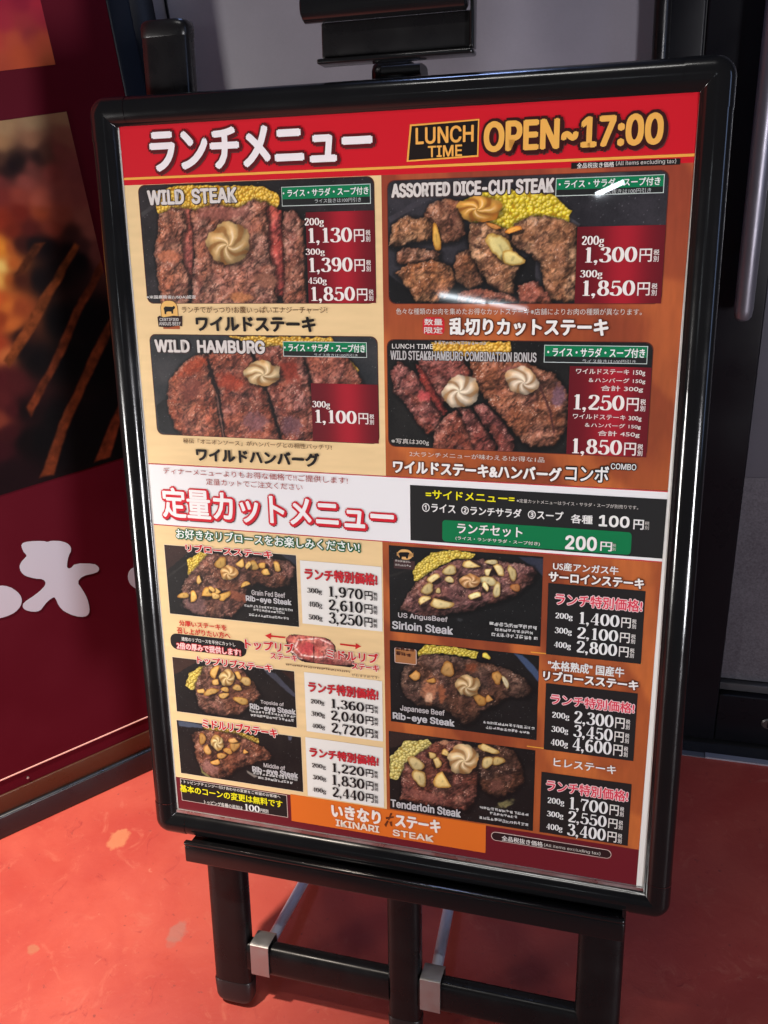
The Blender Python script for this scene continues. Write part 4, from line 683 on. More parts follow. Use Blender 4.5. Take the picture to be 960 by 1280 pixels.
    ('photo', 'dish_photo', -282.6, 311.34, -112.13, 400.38, 0, 'photo of a rib roast steak with many garlic chips', [('fill', [(-288.07, 405.72), (-101.56, 419.58), (-106.27, 307.74), (-298.92, 287.43)], (24, 21, 20), (38, 34, 32), 20), ('fill', [(-284.33, 402.21), (-240.23, 401.77), (-283.54, 365.85), (-287.48, 367.45)], (58, 36, 32), (80, 50, 44), 14), ('fill', [(-284.15, 359.02), (-249.63, 384.01), (-248.77, 382.17), (-283.34, 356.57)], (70, 66, 64), (38, 34, 32), 20), ('fill', [(-132.17, 400.86), (-109.76, 400.8), (-110.41, 386.09)], (60, 64, 78), (80, 80, 90), 14), ('corn', [(-252.65, 383.76), (-234.84, 394.65), (-223.05, 393.69), (-233.87, 381.49), (-248.15, 365.03), (-253.21, 364.59)], 7, (240, 200, 60)), ('meat', [(-222.91, 395.59), (-199.48, 394.62), (-178.25, 393.51), (-151.44, 393.8), (-123.16, 393.32), (-113.22, 385.86), (-114.58, 376.52), (-122.82, 360.92), (-138.19, 356.72), (-162.85, 361.09), (-181.08, 348.06), (-175.78, 339.01), (-186.22, 328.41), (-198.9, 315.55), (-219.1, 311.56), (-245.22, 312.85), (-260.83, 321.14), (-264.82, 334.48), (-262.48, 350.27), (-251.18, 364.77), (-235.87, 381.33)], (104, 66, 56), (150, 104, 96), (58, 34, 30), 0.9), ('blob', (-189.19, 343.49), [0.06218, -0.02622, -0.0356, -0.13292], (150, 84, 60)), ('blob', (-246.18, 326.48), [0.05363, -0.02359, -0.02034, -0.07764], (120, 90, 90)), ('chip', (-209.08, 382.96), [0.1059, 0.03357, 0.0651, -0.1545], (226, 178, 92)), ('chip', (-183.57, 385.61), [0.19904, -0.01262, 0.01204, -0.14826], (226, 178, 92)), ('chip', (-166.37, 383.29), [0.13553, -0.04431, -0.03258, -0.18166], (226, 178, 92)), ('chip', (-173.15, 382.35), [0.23652, -0.01451, 0.01741, -0.20557], (226, 178, 92)), ('chip', (-153.85, 384.7), [0.15426, -0.03588, -0.02351, -0.26191], (226, 178, 92)), ('chip', (-149.51, 376.87), [0.14606, -0.03376, -0.01915, -0.2178], (226, 178, 92)), ('chip', (-137.73, 384.18), [0.12068, -0.10244, -0.11733, -0.15229], (226, 178, 92)), ('chip', (-238.54, 359.72), [0.25045, -0.0194, 0.01509, -0.17329], (226, 178, 92)), ('chip', (-261.55, 337.13), [0.14018, 0.01439, 0.05989, -0.23252], (226, 178, 92)), ('chip', (-249.85, 336.27), [0.15077, -0.09717, -0.05686, -0.11791], (226, 178, 92)), ('chip', (-229.92, 341.62), [0.12509, -0.00927, 0.01336, -0.14344], (226, 178, 92)), ('chip', (-215.56, 347.19), [0.18038, -0.0128, 0.01978, -0.21646], (226, 178, 92)), ('chip', (-207.35, 342.76), [0.10381, 0.05763, 0.08163, -0.12981], (226, 178, 92)), ('chip', (-178.11, 358.21), [0.12814, 0.02777, 0.09958, -0.28802], (226, 178, 92)), ('chip', (-223.45, 348.0), [0.20977, -0.01568, 0.02379, -0.25951], (226, 178, 92)), ('chip', (-219.03, 340.32), [0.16779, -0.01208, 0.02416, -0.25881], (226, 178, 92)), ('butter', (-198.69, 371.74), [0.08008, -0.00538, 0.00899, -0.10554], (236, 190, 120))]),
    ('text', 'リブロースステーキ', -253.6, 394.38, 112.15, 9.82, 'red_white'),
    ('text', 'Grain Fed Beef', -170.49, 346.68, 42.98, 6.58, 'silver'),
    ('text', 'Rib-eye Steak', -178.5, 336.54, 58.7, 8.94, 'silver_b'),
    ('marks', '', -180.89, 330.3, 63.07, 4.0, 'white_marks'),
    ('marks', '', -169.38, 326.04, 40.89, 4.0, 'white_marks'),
    ('marks', '', -175.45, 319.08, 52.17, 4.02, 'white_marks'),
    ('part', 'price_card', -107.52, 316.33, -9.13, 394.84, (236, 233, 226), 0.7, 0, 'white price card beside the rib roast photo', None),
    ('text', 'ランチ特別価格!', -102.05, 372.45, 87.75, 14.0, 'special'),
    ('serif', '300g', -99.54, 356.0, 18.26, 6.11, 'ink'),
    ('serif', '1,970', -72.5, 353.73, 41.16, 12.45, 'ink'),
    ('text', '円', -29.58, 353.73, 9.7, 10.71, 'ink_thin'),
    ('text', '税\n別', -18.7, 353.73, 4.41, 9.96, 'ink_thin'),
    ('serif', '400g', -98.62, 338.82, 17.03, 6.49, 'ink'),
    ('serif', '2,610', -73.71, 336.95, 41.8, 13.21, 'ink'),
    ('text', '円', -30.12, 336.95, 9.85, 11.36, 'ink_thin'),
    ('text', '税\n別', -19.08, 336.95, 4.48, 10.57, 'ink_thin'),
    ('serif', '500g', -99.27, 322.73, 17.42, 6.21, 'ink'),
    ('serif', '3,250', -74.27, 320.37, 41.97, 13.65, 'ink'),
    ('text', '円', -30.5, 320.37, 9.89, 11.74, 'ink_thin'),
    ('text', '税\n別', -19.41, 320.37, 4.5, 10.92, 'ink_thin'),
    ('part', 'thick_cut_note', -285.07, 264.06, -182.24, 285.36, (26, 20, 20), 0.6, 9, 'black rounded note about the thick cut', None),
    ('text', '分厚いステーキを', -270.61, 296.65, 64.1, 7.6, 'red_b'),
    ('text', '召し上がりたい方へ', -274.37, 286.44, 72.36, 8.35, 'red_b'),
    ('text', '通常のリブロースを半分にカットし', -269.05, 277.1, 72.93, 5.24, 'white_b2'),
    ('text', '2倍の厚みで提供します!', -276.4, 265.36, 86.69, 9.13, 'pink_b'),
    ('photo', 'raw_cut_picture', -130.33, 266.52, -44.54, 301.14, -1, 'cut out picture of a raw marbled beef slice', [('meat', [(-128.09, 280.94), (-129.56, 294.79), (-125.07, 299.56), (-113.28, 301.89), (-98.51, 302.2), (-85.93, 302.7), (-73.58, 298.74), (-67.57, 291.98), (-66.77, 284.63), (-53.37, 282.97), (-44.33, 274.44), (-46.54, 268.85), (-64.26, 265.03), (-81.05, 263.69), (-97.87, 265.37), (-112.61, 268.63), (-120.96, 273.09)], (206, 92, 92), (228, 150, 142), (140, 40, 44), 0.35), ('slit', [(-120.48, 274.23), (-110.47, 268.88), (-93.6, 266.31), (-72.59, 265.77), (-53.83, 266.7), (-45.89, 269.99)], 11, (50, 20, 22)), ('slit', [(-124.96, 279.13), (-119.73, 276.48), (-114.66, 270.56), (-110.4, 270.41)], 8, (240, 214, 204)), ('slit', [(-113.57, 295.45), (-118.32, 284.19), (-110.19, 275.4), (-89.06, 274.6), (-72.16, 278.69)], 5, (240, 200, 192)), ('slit', [(-113.61, 294.38), (-88.14, 299.28), (-71.67, 293.65)], 4, (236, 190, 182)), ('blob', (-103.43, 284.78), [0.08632, -0.00361, 0.01245, -0.11065], (200, 66, 74)), ('slit', [(-94.2, 304.99), (-94.32, 291.15), (-95.26, 266.98)], 2.4, (60, 24, 26))]),
    ('part', 'cut_guide', -159.24, 244.71, -159.0, 244.46, None, 0.5, 0, 'red names of the two rib cuts with arrows', None),
    ('text', 'トップリブ', -183.23, 275.86, 63.96, 13.44, 'red_w2'),
    ('text', 'ステーキ', -150.89, 266.46, 35.24, 8.14, 'red_w2'),
    ('text', 'ミドルリブ', -78.99, 275.66, 64.31, 12.45, 'red_w2'),
    ('text', 'ステーキ', -47.27, 265.2, 33.2, 8.36, 'red_w2'),
    ('poly', 'arrow', [(-156.42, 295.55), (-147.98, 299.91), (-148.57, 296.83), (-130.1, 296.88), (-130.41, 294.91), (-148.91, 294.63), (-149.07, 291.59)], (206, 34, 36), 0.9),
    ('poly', 'arrow', [(-35.22, 294.94), (-41.87, 298.41), (-41.94, 295.67), (-61.25, 295.86), (-61.3, 293.95), (-42.41, 293.51), (-42.48, 290.55)], (206, 34, 36), 0.9),
    ('marks', '', -131.19, 259.86, 82.32, 3.08, 'ink_marks'),
    ('text', 'がおすすめです!', -47.51, 256.1, 33.48, 3.67, 'ink_thin2'),
    ('photo', 'dish_photo', -284.52, 177.69, -121.03, 252.81, 0, 'photo of a top rib steak with garlic and corn at its left', [('fill', [(-289.85, 264.13), (-100.03, 285.38), (-104.58, 172.31), (-300.51, 144.21)], (26, 22, 22), (44, 38, 36), 20), ('fill', [(-284.88, 253.15), (-247.72, 251.69), (-280.91, 230.38), (-287.11, 227.68)], (70, 44, 36), (90, 60, 50), 14), ('fill', [(-160.21, 250.65), (-145.55, 246.78), (-119.07, 221.86), (-119.24, 218.06), (-126.48, 220.91), (-156.77, 245.42)], (92, 96, 116), (80, 80, 90), 14), ('fill', [(-137.93, 251.45), (-117.73, 252.02), (-118.48, 235.11)], (60, 34, 26), (80, 50, 40), 14), ('corn', [(-269.21, 216.22), (-262.94, 232.56), (-246.29, 245.16), (-234.47, 247.51), (-245.14, 234.71), (-256.72, 211.93), (-262.78, 210.18)], 8, (236, 204, 80)), ('meat', [(-242.44, 244.65), (-226.54, 250.35), (-197.76, 251.85), (-183.33, 240.31), (-172.73, 228.31), (-165.9, 215.82), (-180.05, 200.51), (-190.15, 191.4), (-196.34, 184.71), (-217.97, 179.79), (-241.41, 180.54), (-253.61, 188.77), (-256.35, 204.15), (-255.1, 219.93), (-247.26, 232.53)], (104, 66, 54), (150, 102, 90), (58, 34, 28), 0.9), ('chip', (-226.4, 238.9), [0.1367, -0.00995, 0.01428, -0.11841], (224, 176, 96)), ('chip', (-185.74, 232.03), [0.13986, -0.03226, -0.0088, -0.15926], (224, 176, 96)), ('chip', (-196.71, 238.68), [0.17659, 0.09736, 0.09333, -0.13866], (224, 176, 96)), ('chip', (-225.4, 225.95), [0.15221, -0.01102, 0.02952, -0.23578], (224, 176, 96)), ('chip', (-247.91, 211.49), [0.21257, -0.01616, 0.02486, -0.19682], (224, 176, 96)), ('chip', (-234.22, 211.48), [0.10432, 0.02104, 0.07561, -0.19483], (224, 176, 96)), ('chip', (-217.36, 208.21), [0.15219, -0.01048, 0.03339, -0.2574], (224, 176, 96)), ('chip', (-193.16, 204.58), [0.09783, -0.01949, -0.0021, -0.19489], (224, 176, 96)), ('chip', (-197.83, 221.33), [0.13877, -0.03233, -0.01459, -0.28069], (224, 176, 96)), ('chip', (-214.42, 217.3), [0.21595, -0.0144, 0.03267, -0.25859], (224, 176, 96)), ('butter', (-210.81, 233.52), [0.09011, -0.0061, 0.01099, -0.08979], (232, 196, 128))]),
    ('text', 'トップリブステーキ', -249.65, 248.56, 100.94, 10.56, 'red_white'),
    ('text', 'Topside of', -166.95, 203.5, 30.83, 6.15, 'silver'),
    ('text', 'Rib-eye Steak', -181.96, 193.54, 61.11, 9.64, 'silver_b'),
    ('marks', '', -182.8, 190.38, 61.47, 4.51, 'white_marks'),
    ('marks', '', -181.44, 184.96, 59.21, 4.51, 'white_marks'),
    ('part', 'price_card', -108.24, 174.8, -10.83, 253.6, (236, 233, 226), 0.7, 0, 'white price card beside the top rib photo', None),
    ('text', 'ランチ特別価格!', -103.48, 228.78, 87.72, 13.93, 'special'),
    ('serif', '200g', -100.87, 213.74, 17.63, 5.68, 'ink'),
    ('serif', '1,360', -74.41, 211.29, 41.27, 11.63, 'ink'),
    ('text', '円', -31.37, 211.29, 9.73, 10.0, 'ink_thin'),
    ('text', '税\n別', -20.46, 211.29, 4.42, 9.3, 'ink_thin'),
    ('serif', '300g', -100.89, 197.05, 17.71, 6.07, 'ink'),
    ('serif', '2,040', -75.6, 194.96, 41.9, 12.73, 'ink'),
    ('text', '円', -31.9, 194.96, 9.88, 10.95, 'ink_thin'),
    ('text', '税\n別', -20.83, 194.96, 4.49, 10.18, 'ink_thin'),
    ('serif', '400g', -100.54, 181.04, 16.79, 5.78, 'ink'),
    ('serif', '2,720', -75.52, 178.1, 41.63, 13.18, 'ink'),
    ('text', '円', -32.11, 178.1, 9.81, 11.33, 'ink_thin'),
    ('text', '税\n別', -21.1, 178.1, 4.46, 10.54, 'ink_thin'),
    ('photo', 'dish_photo', -286.15, 88.85, -116.17, 165.14, 0, 'photo of a middle rib steak with garlic under a blue streak', [('fill', [(-297.79, 174.88), (-103.81, 191.61), (-107.77, 93.19), (-307.23, 68.65)], (24, 20, 20), (40, 34, 32), 20), ('fill', [(-284.12, 164.71), (-248.62, 163.66), (-249.0, 158.61), (-283.59, 156.74)], (100, 114, 140), (90, 96, 120), 14), ('fill', [(-133.23, 164.32), (-127.19, 165.19), (-129.75, 158.58), (-133.13, 158.48)], (170, 176, 190), (90, 96, 120), 14), ('corn', [(-248.92, 159.62), (-215.12, 164.4), (-173.18, 154.6), (-173.52, 148.62), (-200.45, 150.63), (-239.36, 154.98)], 8, (190, 150, 40)), ('meat', [(-266.88, 147.02), (-253.26, 155.0), (-233.3, 156.85), (-205.82, 157.8), (-188.71, 152.34), (-166.13, 143.78), (-156.17, 133.38), (-157.45, 127.22), (-175.02, 122.52), (-191.06, 114.0), (-207.28, 105.38), (-215.81, 95.87), (-232.27, 88.1), (-250.17, 90.38), (-258.24, 103.52), (-264.25, 116.94), (-263.27, 129.32)], (112, 60, 44), (158, 104, 84), (56, 30, 26), 0.9), ('blob', (-243.14, 103.83), [0.07093, -0.02887, -0.01973, -0.08887], (168, 118, 110)), ('fill', [(-257.22, 103.68), (-253.78, 95.99), (-244.14, 90.31), (-246.33, 87.9), (-255.98, 93.58)], (170, 160, 100), (170, 160, 100), 14), ('fill', [(-192.42, 107.72), (-176.24, 101.18), (-182.25, 98.19), (-191.68, 103.79)], (190, 186, 180), (170, 160, 150), 14), ('chip', (-251.57, 143.19), [0.19524, -0.04804, -0.00402, -0.12022], (216, 160, 84)), ('chip', (-244.22, 129.73), [0.13962, 0.04191, 0.06326, -0.12531], (216, 160, 84)), ('chip', (-207.0, 139.7), [0.14244, -0.00945, 0.01945, -0.13133], (216, 160, 84)), ('chip', (-206.47, 147.76), [0.11688, -0.00775, 0.041, -0.27896], (216, 160, 84)), ('chip', (-225.85, 122.78), [0.12341, 0.02497, 0.11327, -0.27033], (216, 160, 84)), ('chip', (-191.75, 134.38), [0.28682, -0.01812, 0.04176, -0.27736], (216, 160, 84)), ('chip', (-235.47, 113.19), [0.16739, -0.01189, 0.02698, -0.17523], (216, 160, 84)), ('chip', (-216.39, 131.28), [0.16775, -0.06725, -0.04723, -0.20629], (216, 160, 84)), ('butter', (-230.92, 140.58), [0.1027, 0.03109, 0.04305, -0.08559], (232, 204, 140))]),
    ('text', 'ミドルリブステーキ', -249.23, 160.38, 102.43, 12.8, 'red_white'),
    ('text', 'Middle of', -167.78, 116.5, 29.11, 6.06, 'silver'),
    ('text', 'Rib-eye Steak', -183.8, 105.98, 62.07, 9.71, 'silver_b'),
    ('marks', '', -182.87, 103.84, 60.02, 4.69, 'white_marks'),
    ('marks', '', -176.32, 98.04, 45.83, 4.69, 'white_marks'),
    ('part', 'price_card', -110.27, 84.85, -11.07, 166.38, (236, 233, 226), 0.7, 0, 'white price card beside the middle rib photo', None),
    ('text', 'ランチ特別価格!', -105.4, 140.95, 88.34, 13.16, 'special'),
    ('serif', '200g', -102.69, 126.7, 18.01, 5.59, 'ink'),
    ('serif', '1,220', -76.02, 124.3, 41.09, 12.15, 'ink'),
    ('text', '円', -33.17, 124.3, 9.69, 10.45, 'ink_thin'),
    ('text', '税\n別', -22.31, 124.3, 4.4, 9.72, 'ink_thin'),
    ('serif', '300g', -102.35, 109.98, 17.41, 5.99, 'ink'),
    ('serif', '1,830', -76.6, 106.64, 41.5, 13.66, 'ink'),
    ('text', '円', -33.33, 106.64, 9.78, 11.75, 'ink_thin'),
    ('text', '税\n別', -22.36, 106.64, 4.45, 10.93, 'ink_thin'),
    ('serif', '400g', -103.03, 92.49, 17.48, 6.04, 'ink'),
    ('serif', '2,440', -77.14, 89.66, 41.65, 13.42, 'ink'),
    ('text', '円', -33.7, 89.66, 9.82, 11.54, 'ink_thin'),
    ('text', '税\n別', -22.7, 89.66, 4.46, 10.74, 'ink_thin'),
    ('part', 'corn_note', -288.32, 48.02, -138.58, 80.6, (26, 24, 24), 0.6, 0, 'black note with yellow words at the bottom left', 'line'),
    ('text', '・トッピングチェンジー付け合わせの変更をご希望のお客様へ', -286.98, 75.0, 139.84, 4.49, 'white_b2'),
    ('text', '基本のコーンの変更は無料です', -288.92, 61.52, 144.22, 10.92, 'yellow_b'),
    ('text', 'トッピング各種の追加は', -255.14, 48.96, 54.43, 6.02, 'white_b2'),
    ('serif', '100', -197.26, 49.59, 20.66, 9.26, 'white'),
    ('text', '円税別', -175.92, 50.46, 11.08, 5.53, 'white_b2'),
    ('part', 'brand_strip', -133.88, 44.42, 114.23, 83.05, (226, 112, 34), 0.6, 0, 'orange strip with brush lettering and capitals below', None),
    ('text', 'いきなり', -79.52, 60.42, 64.44, 19.14, 'brush'),
    ('text', 'IKINARI', -74.32, 48.68, 56.92, 9.5, 'cream_bb'),
    ('text', 'ステーキ', 2.93, 61.76, 56.89, 17.98, 'brush'),
    ('text', 'STEAK', -0.52, 48.16, 51.48, 9.08, 'cream_bb'),
    ('poly', 'brush_mark', [(-3.12, 78.87), (-0.57, 78.8), (-4.43, 68.9), (-6.3, 68.57)], (110, 50, 20), 1.0),
    ('poly', 'brush_mark', [(-9.05, 71.93), (1.24, 75.03), (1.21, 72.97), (-8.63, 69.18)], (110, 50, 20), 1.05),
    ('poly', 'brush_mark', [(-11.1, 61.01), (-7.25, 67.88), (-5.39, 67.19), (-8.81, 57.81)], (110, 50, 20), 1.1),
    ('poly', 'brush_mark', [(-4.47, 66.32), (-1.19, 67.42), (-0.82, 60.28), (-3.15, 60.89)], (110, 50, 20), 1.1),
    ('photo', 'dish_photo', -0.12, 317.63, 171.15, 421.26, 0, 'photo of a sirloin steak with pale garlic slices', [('fill', [(-5.73, 426.7), (179.66, 440.47), (183.92, 312.41), (-7.98, 290.66)], (24, 25, 26), (38, 38, 38), 30), ('fill', [(-0.24, 385.76), (34.42, 399.06), (35.41, 397.5), (0.75, 383.33)], (60, 60, 58), (38, 34, 32), 20), ('fill', [(145.0, 419.18), (172.04, 419.38), (172.72, 397.69), (162.16, 407.71)], (58, 64, 84), (80, 80, 100), 14), ('corn', [(27.36, 396.41), (48.46, 415.54), (74.05, 421.58), (97.38, 418.39), (93.58, 412.06), (74.1, 410.48), (54.4, 398.68), (34.32, 382.52), (28.25, 380.94)], 8, (236, 204, 70)), ('meat', [(30.25, 378.0), (44.41, 391.67), (60.34, 401.22), (78.02, 410.8), (105.16, 412.99), (131.91, 413.16), (160.24, 409.53), (165.13, 402.0), (160.74, 391.64), (147.87, 378.41), (132.81, 368.87), (113.64, 360.89), (90.26, 350.32), (70.42, 346.26), (58.4, 340.85), (30.0, 340.11), (11.56, 344.66), (15.8, 355.68)], (106, 66, 66), (150, 106, 108), (56, 32, 34), 0.9), ('chip', (94.61, 406.49), [0.0895, -0.00516, 0.00203, -0.20588], (232, 206, 140)), ('chip', (69.44, 397.29), [0.10824, 0.01517, 0.0428, -0.18594], (232, 206, 140)), ('chip', (116.32, 410.89), [0.15214, 0.01536, 0.05375, -0.31003], (232, 206, 140)), ('chip', (122.59, 402.38), [0.13501, 0.09799, 0.08362, -0.1006], (232, 206, 140)), ('chip', (138.45, 400.12), [0.21363, 0.04079, 0.03164, -0.11636], (232, 206, 140)), ('chip', (112.67, 399.13), [0.20934, -0.06767, -0.0628, -0.21226], (232, 206, 140)), ('chip', (51.4, 385.67), [0.12549, -0.00023, 0.01636, -0.18625], (232, 206, 140)), ('chip', (69.28, 386.62), [0.19124, -0.101, -0.10767, -0.21123], (232, 206, 140)), ('chip', (43.95, 372.99), [0.11758, 0.03073, 0.06082, -0.16559], (232, 206, 140)), ('chip', (60.39, 358.47), [0.08676, -0.00712, 0.00052, -0.11895], (232, 206, 140)), ('chip', (40.67, 359.1), [0.08341, 0.07287, 0.14667, -0.15277], (232, 206, 140)), ('chip', (112.24, 388.97), [0.10399, -0.01206, -0.01042, -0.17454], (232, 206, 140)), ('chip', (122.05, 378.47), [0.21694, -0.02469, -0.0069, -0.12161], (232, 206, 140)), ('chip', (109.46, 380.99), [0.25874, 0.00363, 0.01586, -0.17491], (232, 206, 140)), ('chip', (97.93, 369.28), [0.12871, -0.00934, 0.00028, -0.2198], (232, 206, 140)), ('chip', (56.38, 372.04), [0.3125, 0.0, 0.03233, -0.34483], (232, 206, 140)), ('chip', (142.61, 383.99), [0.18478, 0.06955, 0.0926, -0.1919], (196, 130, 76)), ('butter', (91.88, 386.56), [0.08284, 0.00087, 0.01032, -0.11631], (226, 176, 118)), ('blob', (80.82, 339.96), [0.22865, 0.00181, 0.04083, -0.3965], (70, 72, 74))]),
    ('sub', 'emblem_arch', 9.23, 405.89, 28.15, 417.76, (230, 178, 110), 0.9, 8, None, None),
    ('sub', 'emblem_ribbon', 5.58, 394.73, 29.79, 404.77, (70, 46, 46), 1.0, 0, None, None),
    ('poly', 'bull', [(10.93, 412.38), (13.38, 414.21), (22.07, 414.89), (24.08, 414.23), (22.44, 411.65), (22.0, 407.51), (19.98, 407.34), (19.6, 409.37), (15.15, 409.01), (14.71, 406.51), (12.69, 406.76), (12.32, 410.02)], (20, 16, 16), 1.2),
    ('marks', '', 7.35, 402.37, 19.45, 3.31, 'grey_marks'),
    ('marks', '', 7.29, 397.82, 19.47, 2.9, 'grey_marks'),
    ('text', 'US AngusBeef', 9.97, 334.71, 57.63, 7.7, 'silver'),
    ('text', 'Sirloin Steak', 2.68, 321.5, 71.17, 9.98, 'silver_b'),
    ('marks', '', 114.74, 336.68, 53.97, 5.76, 'white_marks'),
    ('marks', '', 120.7, 330.91, 42.28, 5.17, 'white_marks'),
    ('marks', '', 117.08, 324.54, 49.08, 5.59, 'white_marks'),
    ('part', 'dish_title', 19.5, 405.57, 19.85, 405.19, None, 0.5, 0, 'white sirloin steak name', None),
    ('text', 'US産アンガス牛', 181.81, 407.75, 67.72, 9.09, 'white_b'),
    ('text', 'サーロインステーキ', 177.47, 394.48, 98.57, 11.19, 'white_bold'),
    ('part', 'price_card', 177.55, 309.41, 277.92, 392.22, (30, 28, 28), 0.7, 0, 'black price card beside the sirloin photo', None),
    ('text', 'ランチ特別価格!', 185.59, 368.74, 89.95, 13.36, 'special_dark'),
    ('serif', '200g', 186.2, 353.11, 18.53, 6.58, 'white'),
    ('serif', '1,400', 211.85, 349.4, 41.64, 13.42, 'white'),
    ('text', '円', 255.27, 349.4, 9.81, 11.54, 'white_thin'),
    ('text', '税\n別', 266.27, 349.4, 4.46, 10.74, 'white_thin'),
    ('serif', '300g', 186.14, 335.99, 18.31, 6.64, 'white'),
    ('serif', '2,100', 209.99, 332.36, 42.97, 13.19, 'white'),
    ('text', '円', 254.8, 332.36, 10.13, 11.34, 'white_thin'),
    ('text', '税\n別', 266.16, 332.36, 4.6, 10.55, 'white_thin'),
    ('serif', '400g', 186.06, 319.24, 18.08, 6.7, 'white'),
    ('serif', '2,800', 210.02, 315.94, 42.73, 13.67, 'white'),
    ('text', '円', 254.58, 315.94, 10.07, 11.76, 'white_thin'),
    ('text', '税\n別', 265.87, 315.94, 4.58, 10.94, 'white_thin'),
    ('part', 'gold_rule', 160.84, 309.31, 278.27, 310.61, (232, 160, 60), 0.55, 0, None, None),
    ('photo', 'dish_photo', -0.79, 202.99, 170.33, 306.65, 0, 'photo of a dark aged rib roast steak with a striped butter swirl', [('fill', [(-7.65, 310.7), (183.29, 331.25), (187.82, 195.41), (-10.04, 165.9)], (24, 22, 22), (34, 32, 32), 30), ('fill', [(142.85, 305.95), (151.58, 305.27), (170.37, 288.09), (170.77, 274.36)], (86, 108, 148), (80, 100, 140), 14), ('corn', [(32.79, 295.59), (42.1, 306.37), (74.61, 306.76), (102.63, 303.5), (100.75, 294.75), (80.7, 296.73), (54.35, 296.95), (33.8, 290.27)], 8, (226, 200, 60)), ('chip', (111.22, 298.52), [0.19462, 0.00274, 0.02695, -0.23436], (220, 196, 70)), ('meat', [(11.71, 266.79), (23.38, 283.6), (40.0, 293.15), (70.62, 295.57), (90.77, 293.59), (116.69, 290.2), (138.4, 286.38), (154.22, 277.64), (166.23, 264.19), (158.71, 254.63), (135.19, 251.57), (123.5, 239.13), (107.56, 230.39), (99.63, 215.99), (87.43, 209.81), (70.89, 223.2), (54.33, 229.91), (31.33, 226.85), (16.67, 238.41), (11.55, 253.43)], (74, 52, 46), (116, 86, 74), (38, 26, 24), 0.9), ('blob', (46.47, 251.15), [0.09715, -0.01593, -0.00303, -0.04906], (206, 130, 92)), ('blob', (44.99, 239.85), [0.18526, -0.00055, 0.01936, -0.14931], (240, 196, 160)), ('blob', (60.53, 246.3), [0.1869, 0.00014, 0.00967, -0.07501], (170, 96, 62)), ('blob', (94.87, 283.32), [0.12542, -0.01894, -0.01063, -0.15248], (130, 66, 40)), ('chip', (27.83, 266.53), [0.12376, -0.0417, -0.03732, -0.14127], (206, 150, 76)), ('chip', (67.63, 277.91), [0.09862, -0.05968, -0.06551, -0.10445], (206, 150, 76)), ('chip', (123.87, 274.99), [0.15807, 0.09266, 0.0754, -0.09948], (206, 150, 76)), ('chip', (104.95, 245.01), [0.10954, -0.05294, -0.07007, -0.14188], (206, 150, 76)), ('chip', (116.35, 248.03), [0.20832, 0.00347, 0.02691, -0.20788], (206, 150, 76)), ('chip', (48.15, 262.41), [0.20208, -0.00046, 0.02795, -0.22682], (206, 150, 76)), ('chip', (133.82, 270.41), [0.35091, 0.18981, 0.06256, -0.08826], (214, 190, 140)), ('butter', (90.66, 260.47), [0.07094, 0.00063, 0.0092, -0.07361], (214, 180, 128))]),
    ('sub', 'brand_seal', 4.87, 279.25, 31.13, 298.37, (168, 110, 66), 0.9, 2, None, 'line'),
    ('marks', '', 6.99, 295.34, 21.76, 6.02, 'seal_marks'),
    ('marks', '', 6.89, 287.84, 21.8, 6.8, 'seal_marks'),
    ('text', 'Japanese Beef', 11.11, 217.68, 53.3, 8.96, 'silver'),
    ('text', 'Rib-eye Steak', 1.79, 205.06, 74.37, 10.99, 'silver_b'),
    ('marks', '', 109.37, 215.86, 57.11, 4.57, 'white_marks'),
    ('marks', '', 112.23, 209.64, 52.08, 4.58, 'white_marks'),
    ('part', 'dish_title', 19.5, 405.57, 19.85, 405.19, None, 0.5, 0, 'white aged rib roast name', None),
    ('text', '"本格熟成" 国産牛', 180.14, 291.72, 81.36, 11.81, 'white_b'),
    ('text', 'リブロースステーキ', 175.29, 278.62, 101.62, 11.91, 'white_bold'),
    ('part', 'price_card', 178.71, 192.76, 276.69, 274.71, (30, 28, 28), 0.7, 0, 'black price card beside the aged rib roast photo', None),
    ('text', 'ランチ特別価格!', 184.68, 250.62, 89.56, 12.77, 'special_dark'),
    ('serif', '200g', 186.61, 234.44, 19.17, 7.0, 'white'),
    ('serif', '2,300', 210.83, 230.94, 42.38, 15.02, 'white'),
    ('text', '円', 255.02, 230.94, 9.99, 12.92, 'white_thin'),
    ('text', '税\n別', 266.22, 230.94, 4.54, 12.02, 'white_thin'),
    ('serif', '300g', 186.53, 216.9, 18.6, 7.07, 'white'),
    ('serif', '3,450', 210.83, 214.17, 42.36, 14.78, 'white'),
    ('text', '円', 255.0, 214.17, 9.98, 12.71, 'white_thin'),
    ('text', '税\n別', 266.2, 214.17, 4.54, 11.82, 'white_thin'),
    ('serif', '400g', 186.42, 200.02, 19.02, 7.88, 'white'),
    ('serif', '4,600', 210.51, 197.38, 42.32, 15.65, 'white'),
    ('text', '円', 254.65, 197.38, 9.98, 13.46, 'white_thin'),
    ('text', '税\n別', 265.83, 197.38, 4.53, 12.52, 'white_thin'),
    ('part', 'gold_rule', 159.59, 193.28, 276.69, 194.58, (232, 160, 60), 0.55, 0, None, None),
